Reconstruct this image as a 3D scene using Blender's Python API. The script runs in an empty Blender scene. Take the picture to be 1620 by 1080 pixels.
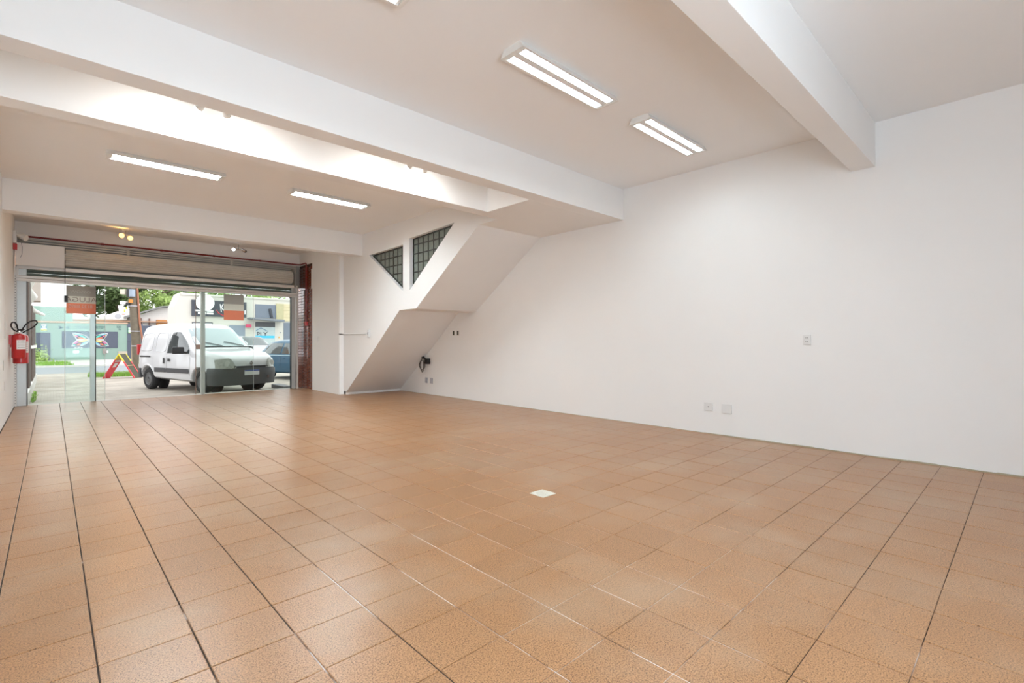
import bpy, bmesh, math, random
from mathutils import Vector, Matrix
from mathutils.geometry import tessellate_polygon
random.seed(7)
R = math.radians
scene = bpy.context.scene
COL = scene.collection

# ------------------------------------------------------------------ camera, world, lights, exposure
YAW = R(43.33); EYE = 1.2; FPX = 774.0
cam_d = bpy.data.cameras.new('camera'); cam = bpy.data.objects.new('camera', cam_d); COL.objects.link(cam)
cam_d.sensor_width = 36.0; cam_d.lens = FPX / 1620.0 * 36.0; cam_d.clip_start = 0.02; cam_d.clip_end = 400
cam.location = (0, 0, EYE); cam.rotation_euler = (R(90), 0, -YAW)
scene.camera = cam

world = bpy.data.worlds.new('overcast_sky'); scene.world = world; world.use_nodes = True
wn = world.node_tree.nodes; wl = world.node_tree.links
wn.clear()
wo = wn.new('ShaderNodeOutputWorld'); wb = wn.new('ShaderNodeBackground')
wb.inputs['Color'].default_value = (0.96, 0.98, 1.0, 1); wb.inputs['Strength'].default_value = 1.12
wl.new(wb.outputs[0], wo.inputs[0])

sun_d = bpy.data.lights.new('sun', 'SUN'); sun_d.energy = 0.33; sun_d.angle = R(40); sun_d.color = (1, 0.97, 0.93)
sun = bpy.data.objects.new('sun', sun_d); COL.objects.link(sun); sun.rotation_euler = (R(38), R(12), R(20))

# area light added behind the camera, as daylight from an assumed, unseen window
day_d = bpy.data.lights.new('assumed_rear_daylight', 'AREA'); day_d.shape = 'RECTANGLE'
day_d.size = 1.7; day_d.size_y = 2.1; day_d.energy = 66; day_d.color = (0.70, 0.86, 1.0)
day = bpy.data.objects.new('assumed_rear_daylight', day_d); COL.objects.link(day)
day.location = (0.55, -1.66, 1.6); day.rotation_euler = (R(90), 0, 0)

TUBE_EMIT = 40.0; SPOT_EMIT = 30.0
vs = scene.view_settings
vs.view_transform = 'Standard'; vs.look = 'None'; vs.gamma = 1.0; vs.exposure = 1.10; vs.use_curve_mapping = False
scene.cycles.use_denoising = True
scene.cycles.max_bounces = 10; scene.cycles.diffuse_bounces = 6; scene.cycles.transparent_max_bounces = 16
scene.cycles.sample_clamp_indirect = 6.0

# ------------------------------------------------------------------ materials
MATS = {}
def new_mat(name):
    m = bpy.data.materials.new(name); m.use_nodes = True
    return m, m.node_tree.nodes, m.node_tree.links, m.node_tree.nodes['Principled BSDF']
def mat(name, col, rough=0.6, metal=0.0, var=0.06, scale=6.0, bump=0.0, bscale=60.0, spec=0.5, coat=0.0):
    """plain procedural surface: colour broken up by noise, optional fine relief"""
    if name in MATS: return MATS[name]
    m, n, l, b = new_mat(name)
    b.inputs['Roughness'].default_value = rough; b.inputs['Metallic'].default_value = metal
    b.inputs['Specular IOR Level'].default_value = spec; b.inputs['Coat Weight'].default_value = coat
    tc = n.new('ShaderNodeTexCoord'); nz = n.new('ShaderNodeTexNoise')
    nz.inputs['Scale'].default_value = scale; nz.inputs['Detail'].default_value = 4
    l.new(tc.outputs['Object'], nz.inputs['Vector'])
    mx = n.new('ShaderNodeMix'); mx.data_type = 'RGBA'
    c = Vector(col)
    mx.inputs['A'].default_value = (*(c * (1 - var)), 1); mx.inputs['B'].default_value = (*[min(1, x * (1 + var)) for x in c], 1)
    l.new(nz.outputs['Fac'], mx.inputs['Factor']); l.new(mx.outputs['Result'], b.inputs['Base Color'])
    if bump:
        n2 = n.new('ShaderNodeTexNoise'); n2.inputs['Scale'].default_value = bscale; n2.inputs['Detail'].default_value = 3
        l.new(tc.outputs['Object'], n2.inputs['Vector'])
        bp = n.new('ShaderNodeBump'); bp.inputs['Strength'].default_value = bump; bp.inputs['Distance'].default_value = 0.01
        l.new(n2.outputs['Fac'], bp.inputs['Height']); l.new(bp.outputs['Normal'], b.inputs['Normal'])
    MATS[name] = m; return m
def emit(name, col, s):
    if name in MATS: return MATS[name]
    m, n, l, b = new_mat(name)
    b.inputs['Base Color'].default_value = (*col, 1)
    b.inputs['Emission Color'].default_value = (*col, 1); b.inputs['Emission Strength'].default_value = s
    MATS[name] = m; return m
def glass(name, tint=(0.95, 0.98, 0.965), refl=0.22, rough=0.0):
    if name in MATS: return MATS[name]
    m = bpy.data.materials.new(name); m.use_nodes = True; n = m.node_tree.nodes; l = m.node_tree.links
    n.clear()
    o = n.new('ShaderNodeOutputMaterial'); t = n.new('ShaderNodeBsdfTransparent'); g = n.new('ShaderNodeBsdfGlossy')
    t.inputs['Color'].default_value = (*tint, 1); g.inputs['Roughness'].default_value = rough
    f = n.new('ShaderNodeFresnel'); f.inputs['IOR'].default_value = 1.5
    k = n.new('ShaderNodeMath'); k.operation = 'MULTIPLY'; k.inputs[1].default_value = refl
    x = n.new('ShaderNodeMixShader'); l.new(f.outputs[0], k.inputs[0]); l.new(k.outputs[0], x.inputs[0])
    l.new(t.outputs[0], x.inputs[1]); l.new(g.outputs[0], x.inputs[2]); l.new(x.outputs[0], o.inputs[0])
    MATS[name] = m; return m

PITCH_X, PITCH_Y, TX0, TY0 = 0.3025, 0.2965, -0.176, 0.295
def make_tile_mat():
    m, n, l, b = new_mat('terracotta_tile')
    geo = n.new('ShaderNodeNewGeometry')
    # one tint for every tile, from the cell it lies in
    sub = n.new('ShaderNodeVectorMath'); sub.operation = 'SUBTRACT'; sub.inputs[1].default_value = (TX0, TY0, -1)
    div = n.new('ShaderNodeVectorMath'); div.operation = 'DIVIDE'; div.inputs[1].default_value = (PITCH_X, PITCH_Y, 10)
    flo = n.new('ShaderNodeVectorMath'); flo.operation = 'FLOOR'
    wnz = n.new('ShaderNodeTexWhiteNoise'); wnz.noise_dimensions = '3D'
    l.new(geo.outputs['Position'], sub.inputs[0]); l.new(sub.outputs[0], div.inputs[0]); l.new(div.outputs[0], flo.inputs[0]); l.new(flo.outputs[0], wnz.inputs['Vector'])
    tint = n.new('ShaderNodeMix'); tint.data_type = 'RGBA'
    tint.inputs['A'].default_value = (0.415, 0.212, 0.094, 1); tint.inputs['B'].default_value = (0.46, 0.240, 0.110, 1)
    l.new(wnz.outputs['Value'], tint.inputs['Factor'])
    # coarse grain of the tile
    sp = n.new('ShaderNodeTexNoise'); sp.inputs['Scale'].default_value = 165; sp.inputs['Detail'].default_value = 5; sp.inputs['Roughness'].default_value = .85
    l.new(geo.outputs['Position'], sp.inputs['Vector'])
    rp = n.new('ShaderNodeValToRGB'); rp.color_ramp.elements[0].position = 0.41; rp.color_ramp.elements[0].color = (0.13, 0.10, 0.085, 1)
    rp.color_ramp.elements[1].position = 0.49; rp.color_ramp.elements[1].color = (1, 1, 1, 1)
    e = rp.color_ramp.elements.new(0.55); e.color = (1.0, 1.0, 1.0, 1)
    e = rp.color_ramp.elements.new(0.62); e.color = (1.35, 1.45, 1.55, 1)
    l.new(sp.outputs['Fac'], rp.inputs['Fac'])
    mu = n.new('ShaderNodeMix'); mu.data_type = 'RGBA'; mu.blend_type = 'MULTIPLY'; mu.inputs['Factor'].default_value = 1
    l.new(tint.outputs['Result'], mu.inputs['A']); l.new(rp.outputs['Color'], mu.inputs['B'])
    # worn greyish film in blotches
    bl = n.new('ShaderNodeTexNoise'); bl.inputs['Scale'].default_value = 1.1; bl.inputs['Detail'].default_value = 6; bl.inputs['Roughness'].default_value = 0.6
    l.new(geo.outputs['Position'], bl.inputs['Vector'])
    rb = n.new('ShaderNodeValToRGB'); rb.color_ramp.elements[0].position = 0.47; rb.color_ramp.elements[0].color = (0, 0, 0, 1)
    rb.color_ramp.elements[1].position = 0.74; rb.color_ramp.elements[1].color = (0.55, 0.55, 0.55, 1)
    l.new(bl.outputs['Fac'], rb.inputs['Fac'])
    m2 = n.new('ShaderNodeMix'); m2.data_type = 'RGBA'; m2.inputs['B'].default_value = (0.44, 0.33, 0.23, 1)
    l.new(rb.outputs['Color'], m2.inputs['Factor']); l.new(mu.outputs['Result'], m2.inputs['A'])
    l.new(m2.outputs['Result'], b.inputs['Base Color'])
    b.inputs['Roughness'].default_value = 0.31; b.inputs['Specular IOR Level'].default_value = 0.48
    bp = n.new('ShaderNodeBump'); bp.inputs['Strength'].default_value = 0.05; bp.inputs['Distance'].default_value = 0.002
    l.new(sp.outputs['Fac'], bp.inputs['Height']); l.new(bp.outputs['Normal'], b.inputs['Normal'])
    return m
def make_grout_mat():
    m, n, l, b = new_mat('tile_grout')
    geo = n.new('ShaderNodeNewGeometry')
    nz = n.new('ShaderNodeTexNoise'); nz.inputs['Scale'].default_value = 2.2; nz.inputs['Detail'].default_value = 5
    l.new(geo.outputs['Position'], nz.inputs['Vector'])
    # fresh white grout where the floor was mended round the drain
    vd = n.new('ShaderNodeVectorMath'); vd.operation = 'DISTANCE'; vd.inputs[1].default_value = (2.2, 1.9, 0)
    l.new(geo.outputs['Position'], vd.inputs[0])
    mr = n.new('ShaderNodeMapRange'); mr.inputs['From Min'].default_value = 0.7; mr.inputs['From Max'].default_value = 2.2
    mr.inputs['To Min'].default_value = 0.15; mr.inputs['To Max'].default_value = -0.12
    l.new(vd.outputs['Value'], mr.inputs['Value'])
    ad = n.new('ShaderNodeMath'); ad.operation = 'ADD'; l.new(nz.outputs['Fac'], ad.inputs[0]); l.new(mr.outputs[0], ad.inputs[1])
    rp = n.new('ShaderNodeValToRGB'); rp.color_ramp.elements[0].position = 0.50; rp.color_ramp.elements[0].color = (0.045, 0.032, 0.024, 1)
    rp.color_ramp.elements[1].position = 0.62; rp.color_ramp.elements[1].color = (0.78, 0.72, 0.68, 1)
    e = rp.color_ramp.elements.new(0.55); e.color = (0.22, 0.13, 0.08, 1)
    l.new(ad.outputs[0], rp.inputs['Fac']); l.new(rp.outputs['Color'], b.inputs['Base Color'])
    b.inputs['Roughness'].default_value = 0.9
    return m
M_TILE = make_tile_mat(); M_GROUT = make_grout_mat()
M_PAINT = mat('white_wall_paint', (0.87, 0.865, 0.855), 0.75, var=0.02, scale=1.6, bump=0.10, bscale=9)
M_CEIL = mat('white_ceiling_paint', (0.90, 0.90, 0.90), 0.85, var=0.012, scale=1.2, bump=0.05, bscale=7)
M_PLAST = mat('white_plastic', (0.78, 0.78, 0.77), 0.35, var=0.02)
M_GREYPL = mat('grey_plastic', (0.46, 0.46, 0.50), 0.45, var=0.03)
M_DARKPL = mat('dark_plastic', (0.035, 0.035, 0.038), 0.5)
M_BLACK = mat('black_rubber', (0.018, 0.018, 0.02), 0.65)
M_WHITEM = mat('white_enamel', (0.82, 0.81, 0.78), 0.3, var=0.02)
M_ALU = mat('brushed_aluminium', (0.52, 0.54, 0.53), 0.38, metal=0.55, var=0.05, scale=20)
M_ALUL = mat('pale_aluminium', (0.72, 0.69, 0.65), 0.4, metal=0.25, var=0.05, scale=14)
M_GLASS = glass('clear_glass')
M_GEDGE = mat('glass_edge', (0.23, 0.15, 0.12), 0.25)
M_GEDGEL = mat('pale_glass_edge', (0.62, 0.72, 0.70), 0.2)
M_RED = mat('red_enamel', (0.50, 0.018, 0.02), 0.3, coat=0.3)
M_DKRED = mat('dark_red_pipe_paint', (0.22, 0.02, 0.02), 0.45)
M_SHUT = mat('galvanised_slat', (0.58, 0.55, 0.49), 0.45, metal=0.1, var=0.12, scale=5)
M_SHUTD = mat('grey_steel', (0.34, 0.34, 0.32), 0.55, metal=0.1, var=0.12)
M_BRICK = mat('glazed_brown_tile', (0.20, 0.052, 0.024), 0.16, var=0.25, scale=9, coat=0.4)
M_BRICKJ = mat('dark_joint', (0.09, 0.05, 0.04), 0.9)
M_PANE = mat('patterned_glass', (0.20, 0.225, 0.20), 0.22, var=0.22, scale=26, bump=0.5, bscale=70)
M_IRON = mat('dark_iron', (0.030, 0.034, 0.028), 0.5)
M_WHITE = mat('white_print', (0.85, 0.85, 0.84), 0.5, var=0.01)
M_CHROME = mat('chrome', (0.62, 0.62, 0.63), 0.18, metal=1.0, var=0.03)

# ------------------------------------------------------------------ building helpers
def link(o, parent=None):
    COL.objects.link(o)
    if parent: o.parent = parent
    return o
def tag(o, label=None, cat=None, group=None, kind=None):
    if label: o['label'] = label
    if cat: o['category'] = cat
    if group: o['group'] = group
    if kind: o['kind'] = kind
    return o
def empty(name, loc=(0, 0, 0), rz=0.0, label=None, cat=None, group=None, kind=None):
    o = bpy.data.objects.new(name, None); o.location = loc; o.rotation_euler = (0, 0, rz); o.empty_display_size = 0.1
    link(o); return tag(o, label, cat, group, kind)
class MB:
    """collects faces and links them as one mesh object"""
    def __init__(s): s.v = []; s.f = []
    def add(s, vs, fs):
        k = len(s.v); s.v += [tuple(p) for p in vs]; s.f += [tuple(i + k for i in f) for f in fs]; return s
    def box(s, x0, x1, y0, y1, z0, z1):
        return s.add([(x0,y0,z0),(x1,y0,z0),(x1,y1,z0),(x0,y1,z0),(x0,y0,z1),(x1,y0,z1),(x1,y1,z1),(x0,y1,z1)],
                     [(3,2,1,0),(4,5,6,7),(0,1,5,4),(1,2,6,5),(2,3,7,6),(3,0,4,7)])
    def tube(s, pts, r, n=10, caps=True):
        pts = [Vector(p) for p in pts]; rings = []
        rr = r if isinstance(r, (list, tuple)) else [r] * len(pts)
        up = None
        for i, p in enumerate(pts):
            d = (pts[min(i + 1, len(pts) - 1)] - pts[max(i - 1, 0)]).normalized()
            if up is None: up = Vector((0, 0, 1)) if abs(d.z) < 0.9 else Vector((1, 0, 0))
            a = d.cross(up)
            if a.length < 1e-4: a = d.orthogonal()
            a.normalize(); bb = a.cross(d); up = bb
            rings.append([p + a * (rr[i] * math.cos(2 * math.pi * k / n)) + bb * (rr[i] * math.sin(2 * math.pi * k / n)) for k in range(n)])
        vs = [q for r_ in rings for q in r_]; fs = []
        for i in range(len(pts) - 1):
            for k in range(n):
                fs.append((i*n + k, i*n + (k+1) % n, (i+1)*n + (k+1) % n, (i+1)*n + k))
        if caps: fs += [tuple(range(n))[::-1], tuple((len(pts)-1)*n + k for k in range(n))]
        return s.add(vs, fs)
    def lathe(s, prof, c=(0, 0, 0), axis='z', n=24):
        vs = []; fs = []
        for r, h in prof:
            for k in range(n):
                a = 2 * math.pi * k / n; p = (r * math.cos(a), r * math.sin(a), h)
                if axis == 'x': p = (p[2], p[0], p[1])
                if axis == 'y': p = (p[0], p[2], p[1])
                vs.append((p[0] + c[0], p[1] + c[1], p[2] + c[2]))
        for i in range(len(prof) - 1):
            for k in range(n): fs.append((i*n + k, i*n + (k+1) % n, (i+1)*n + (k+1) % n, (i+1)*n + k))
        fs += [tuple(range(n))[::-1], tuple((len(prof)-1)*n + k for k in range(n))]
        return s.add(vs, fs)
    def prism(s, poly, axis, a, b, holes=()):
        """extrude polygon (2-D) along axis from a to b; x: poly=(y,z); y: poly=(x,z); z: poly=(x,y)"""
        loops = [list(poly)] + [list(h) for h in holes]
        def P(q, t): return {'x': (t, q[0], q[1]), 'y': (q[0], t, q[1]), 'z': (q[0], q[1], t)}[axis]
        flat = [q for lp in loops for q in lp]
        tris = tessellate_polygon([[Vector((q[0], q[1], 0)) for q in lp] for lp in loops])
        n = len(flat); vs = [P(q, a) for q in flat] + [P(q, b) for q in flat]
        fs = [t for t in tris] + [tuple(i + n for i in t)[::-1] for t in tris]
        k = 0
        for lp in loops:
            m_ = len(lp)
            for i in range(m_): fs.append((k + i, k + (i + 1) % m_, n + k + (i + 1) % m_, n + k + i))
            k += m_
        return s.add(vs, fs)
    def build(s, name, m, parent=None, smooth=False, bevel=0.0, loc=None, rot=None, label=None):
        me = bpy.data.meshes.new(name); me.from_pydata(s.v, [], s.f); me.validate()
        bm = bmesh.new(); bm.from_mesh(me)
        bmesh.ops.remove_doubles(bm, verts=bm.verts, dist=1e-5)
        bmesh.ops.recalc_face_normals(bm, faces=bm.faces)
        if bevel:
            es = [e for e in bm.edges if len(e.link_faces) == 2 and e.calc_face_angle(0) > 0.6]
            bmesh.ops.bevel(bm, geom=es, offset=bevel, segments=2, affect='EDGES', profile=0.6)
        bm.to_mesh(me); bm.free()
        if smooth:
            for p in me.polygons: p.use_smooth = True
            try: me.set_sharp_from_angle(angle=R(smooth if smooth > 1 else 38))
            except Exception: pass
        me.materials.append(m)
        o = bpy.data.objects.new(name, me); link(o, parent)
        if loc: o.location = loc
        if rot: o.rotation_euler = rot
        if label: o['label'] = label
        return o
def box(name, b, m, parent=None, bevel=0.0, label=None):
    return MB().box(*b).build(name, m, parent, bevel=bevel, label=label)
def struct(o, label): return tag(o, label, kind='structure')
def text_mesh(name, s, size, m, parent, loc, rot, extrude=0.002, align='CENTER', sx=1.0):
    cu = bpy.data.curves.new('lettering', 'FONT'); cu.body = s; cu.size = size; cu.extrude = extrude; cu.align_x = align; cu.align_y = 'CENTER'
    cu.resolution_u = 3
    t = bpy.data.objects.new('lettering', cu); COL.objects.link(t)
    bpy.context.view_layer.update()
    me = bpy.data.meshes.new_from_object(t.evaluated_get(bpy.context.evaluated_depsgraph_get()))
    bpy.data.objects.remove(t); me.materials.clear(); me.materials.append(m)
    o = bpy.data.objects.new(name, me); link(o, parent); o.location = loc; o.rotation_euler = rot; o.scale = (sx, 1, 1)
    return o
def clip(poly, a, b, keep):
    """Sutherland-Hodgman against the line a-b, keeping the side of point keep"""
    def side(p): return (b[0]-a[0])*(p[1]-a[1]) - (b[1]-a[1])*(p[0]-a[0])
    s0 = 1 if side(keep) > 0 else -1; out = []
    for i in range(len(poly)):
        p, q = poly[i], poly[(i+1) % len(poly)]; sp, sq = side(p)*s0, side(q)*s0
        if sp >= 0: out.append(p)
        if sp * sq < 0:
            t = sp / (sp - sq); out.append((p[0] + (q[0]-p[0])*t, p[1] + (q[1]-p[1])*t))
    return out
def inset(tri, d):
    """shrink a convex polygon towards its inside by d"""
    cx = sum(p[0] for p in tri)/len(tri); cy = sum(p[1] for p in tri)/len(tri); res = []
    n = len(tri); lines = []
    for i in range(n):
        p, q = tri[i], tri[(i+1) % n]; dx, dy = q[0]-p[0], q[1]-p[1]; L = math.hypot(dx, dy); nx, ny = -dy/L, dx/L
        if (cx-p[0])*nx + (cy-p[1])*ny < 0: nx, ny = -nx, -ny
        lines.append((p[0]+nx*d, p[1]+ny*d, dx, dy))
    for i in range(n):
        x1, y1, a1, b1 = lines[i-1]; x2, y2, a2, b2 = lines[i]
        det = a1*b2 - b1*a2; t = ((x2-x1)*b2 - (y2-y1)*a2)/det; res.append((x1+a1*t, y1+b1*t))
    return res

# ------------------------------------------------------------------ room shell
XL, XR, ZC, ZB = -0.49, 6.25, 3.48, 3.02
XS, XP = 4.85, 4.75          # stair wall, pillar face
YB, YF = -1.75, 12.93         # back wall, shop front line

# floor: grout bed, tiles as pieces
floor = struct(MB().box(XL - 0.2, XR + 0.2, YB - 0.2, YF + 0.03, -0.15, -0.0035).build('floor', M_GROUT), 'terracotta tiled shop floor with dark and white grout lines')
def proj(x, y, z):
    zc = x * math.sin(YAW) + y * math.cos(YAW); xc = x * math.cos(YAW) - y * math.sin(YAW)
    if zc < 0.15: return None
    return 810 + FPX * xc / zc, 540 - FPX * (z - EYE) / zc
def tile_mesh(w, h):
    b = 0.0022; t = 0.0; u = -0.006
    v = [(-w/2, -h/2, u), (w/2, -h/2, u), (w/2, h/2, u), (-w/2, h/2, u), (-w/2, -h/2, t-b*.7), (w/2, -h/2, t-b*.7), (w/2, h/2, t-b*.7), (-w/2, h/2, t-b*.7),
         (-w/2+b, -h/2+b, t), (w/2-b, -h/2+b, t), (w/2-b, h/2-b, t), (-w/2+b, h/2-b, t)]
    f = [(8, 9, 10, 11)]
    for i in range(4):
        j = (i+1) % 4; f += [(i, j, 4+j, 4+i), (4+i, 4+j, 8+j, 8+i)]
    return v, f
GX, GY = 0.0054, 0.0032
cells = []
DRAIN = (2.755, 2.908, 2.570, 2.724)
k0 = math.floor((XL - TX0) / PITCH_X); k1 = math.ceil((XR - TX0) / PITCH_X); j0 = math.floor((YB - TY0) / PITCH_Y); j1 = math.ceil((YF - TY0) / PITCH_Y)
for k in range(k0, k1):
    for j in range(j0, j1):
        xa, xb = max(XL, TX0 + k*PITCH_X), min(XR, TX0 + (k+1)*PITCH_X); ya, yb = max(YB, TY0 + j*PITCH_Y), min(YF, TY0 + (j+1)*PITCH_Y)
        if xb - xa < 0.02 or yb - ya < 0.02: continue
        full = (xb - xa) > PITCH_X - 1e-6 and (yb - ya) > PITCH_Y - 1e-6
        area = 0
        pts = [proj(x, y, 0) for x, y in ((xa, ya), (xb, ya), (xb, yb), (xa, yb))]
        if all(pts):
            poly = pts
            for a, b in (((0, 0), (1620, 0)), ((1620, 0), (1620, 1080)), ((1620, 1080), (0, 1080)), ((0, 1080), (0, 0))):
                if poly: poly = clip(poly, a, b, (810, 540))
            area = abs(sum(poly[i-1][0]*poly[i][1] - poly[i][0]*poly[i-1][1] for i in range(len(poly)))) / 2 if poly else 0
        cut = not (xb < DRAIN[0] or xa > DRAIN[1] or yb < DRAIN[2] or ya > DRAIN[3])
        cells.append((area, full and not cut, xa, xb, ya, yb, cut))
singles = sorted([c for c in cells if c[1]], key=lambda c: -c[0])[:298]
sset = set((c[2], c[4]) for c in singles)
tv, tf = tile_mesh(PITCH_X - GX, PITCH_Y - GY)
tme = bpy.data.meshes.new('floor_tile'); tme.from_pydata(tv, [], tf); tme.materials.append(M_TILE)
for c in singles:
    o = bpy.data.objects.new('floor_tile', tme); link(o, floor)
    o.location = ((c[2]+c[3])/2, (c[4]+c[5])/2, random.uniform(-0.0006, 0.0006)); o.rotation_euler = (random.uniform(-.0015, .0015), random.uniform(-.0015, .0015), random.uniform(-.003, .003))
rest = MB()
for a, full, xa, xb, ya, yb, cut in cells:
    if (xa, ya) in sset: continue
    rects = [(xa, xb, ya, yb)]
    if cut:   # leave the square of the drain open
        d = DRAIN; rects = []
        if xa < d[0]: rects.append((xa, d[0], ya, yb))
        if xb > d[1]: rects.append((d[1], xb, ya, yb))
        m0, m1 = max(xa, d[0]), min(xb, d[1])
        if ya < d[2]: rects.append((m0, m1, ya, d[2]))
        if yb > d[3]: rects.append((m0, m1, d[3], yb))
    for (p, q, r_, s_) in rects:
        gx, gy = (GX, GY) if not cut else (0.0003, 0.0003)
        v, f = tile_mesh(max(0.004, q-p-gx), max(0.004, s_-r_-gy)); cx, cy = (p+q)/2, (r_+s_)/2; dz = random.uniform(-.0005, .0005) if not cut else 0
        rest.add([(x+cx, y+cy, z+dz) for x, y, z in v], f)
fo = rest.build('floor_tile_field', M_TILE, floor); fo['kind'] = 'stuff'

struct(box('wall_right', (XR, XR + 0.2, YB - 0.2, 13.6, -0.15, 3.7), M_PAINT), 'long white plastered wall with sockets, running to the staircase')
struct(box('wall_left', (XL - 0.2, XL, YB - 0.2, 13.25, -0.15, 3.7), M_PAINT), 'white side wall carrying the red fire extinguishers')
struct(MB().prism([(XL, -.15), (XR, -.15), (XR, ZC + .2), (XL, ZC + .2)], 'y', YB - 0.2, YB, holes=[[(-.3, 0.4), (1.4, 0.4), (1.4, 2.8), (-.3, 2.8)]]).build('wall_back', M_PAINT), 'white rear wall with an assumed wide window')  # the window opening is unseen, assumed to go with the added rear light
wb_ = empty('assumed_window', (0.55, YB - 0.1, 0.4), label='assumed wide aluminium rear window opposite the shopfront', kind='structure')  # assumed window, out of view, standing for the source of the added light
wf = MB().box(-.85, .85, -.04, .04, 0, .06).box(-.85, .85, -.04, .04, 2.34, 2.4)
for x in (-.85, -.03, .79): wf.box(x, x + .06, -.04, .04, .06, 2.34)
wf.build('window_frame', M_ALU, wb_)  # frame of the assumed rear window
struct(box('ceiling', (XL - 0.2, XR + 0.2, YB - 0.2, 13.6, ZC, ZC + 0.22), M_CEIL), 'flat white painted ceiling between the beams')
def beam(y0, y1, label, x1=XR, z=ZB):
    struct(MB().box(XL, x1, y0, y1, z, ZC).build('ceiling_beam', M_PAINT, bevel=0.004), label)
beam(1.11, 1.32, 'white ceiling beam next to the twin tube lights at the sockets wall')
beam(4.19, 4.41, 'white ceiling beam hiding the bright spotlights, landing on the long wall')
beam(5.24, 5.45, 'brightly lit white ceiling beam ending at the top of the stairs', x1=XS)
beam(9.80, 10.04, 'white ceiling beam closest to the shopfront', x1=XS, z=3.035)
struct(MB().prism([(4.47, 4.41), (XR, 4.41), (XR, 5.90), (XS + .13, 5.90), (XS + .13, 5.45), (XS, 5.45), (XS, 5.24), (4.47, 5.24)], 'z', ZB, ZC).build('ceiling_drop', M_PAINT), 'lowered white ceiling block where the stair flight meets the beams')
# stair flight: solid stepped slab whose sloping underside shows
UND = [(10.66, 0.0), (8.27, 1.80), (7.69, 1.80), (5.90, 3.02), (5.30, 3.48)]
slab = MB()
poly = UND + [(6.10, 3.48)] + [(7.75, 2.15), (8.35, 2.10), (10.73, 0.30), (10.73, 0.0)]
slab.prism(poly, 'x', XS + 0.13, XR)
struct(slab.build('stair_flight', M_PAINT), 'sloping white underside of the staircase with a flat landing')
LT = [(9.50, 3.005), (8.150, 3.03), (8.150, 2.150)]
RT = [(7.915, 3.115), (6.525, 3.165), (7.915, 2.145)]
out = [(10.80, 0.0), (10.66, 0.0), (8.27, 1.80), (7.69, 1.80), (5.90, 3.02), (5.45, 3.02), (5.45, ZC), (10.80, ZC)]
struct(MB().prism(out, 'x', XS, XS + 0.13, holes=[LT, RT]).build('wall_stair', M_PAINT), 'white stair side wall with two triangular glazed openings')
struct(box('baseboard_stair', (XS, XR, 10.60, 10.70, 0, 0.085), M_PAINT, bevel=0.006), 'low white plaster kerb at the foot of the stair slope')
struct(box('wall_pillar', (XP, XR, 10.73, 12.30, -0.1, ZC), M_PAINT, bevel=0.004), 'white pillar wall between the stairs and the brown brick tiles')
struct(box('wall_front', (XL, XP + 0.3, 13.15, 13.40, 3.17, ZC), M_PAINT), 'white lintel above the rolling shutter')
struct(box('wall_jamb', (XP + 0.02, XR, 12.30, 13.40, -0.1, ZC), M_BRICKJ), 'shopfront side wall clad in glazed brown brick tiles')
jamb = bpy.data.objects['wall_jamb']
# glazed brick tiles, stack bond
bw, bh = 0.235, 0.072
bv = MB().box(-0.012, 0.006, -bw/2 + .006, bw/2 - .006, -bh/2 + .005, bh/2 - .005).build('brick', M_BRICK, jamb, bevel=0.0025)
first = True
for c in range(4):
    for r_ in range(43):
        y = 12.30 + bw * (c + .5); z = .036 + bh * r_
        if y + bw/2 > 13.26 or z > 3.13: continue
        o = bv if first else link(bv.copy(), jamb); first = False
        o.location = (XP + 0.012 + random.uniform(-.0015, .0015), y, z)
struct(MB().box(XP - 0.005, XP + .03, 12.29, 12.36, 2.52, 3.02).build('trim_1', M_PAINT, bevel=.006), 'thick plaster patch overlapping the top of the brown brick tiles')
struct(box('trim_2', (XP, XP + .3, 12.30, 13.2, 3.165, ZC), M_PAINT), 'white plaster band over the brown brick tiles')
# worn mortar strip at the foot of the long wall
strip = MB(); y = 10.5; pr = None
while y > -1.5:
    w = 0.014 + 0.008*random.random() if y < 3 else 0.006 + .006*random.random(); hgt = 0.008 + .006*random.random() if y < 3 else .005
    strip.box(XR - w, XR + 0.01, y - 0.22, y, -0.002, hgt); y -= 0.21
struct(strip.build('baseboard_right', mat('mortar', (0.42, 0.37, 0.27), 0.9, var=0.25, scale=10)), 'rough mortar strip along the foot of the long white wall')

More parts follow.
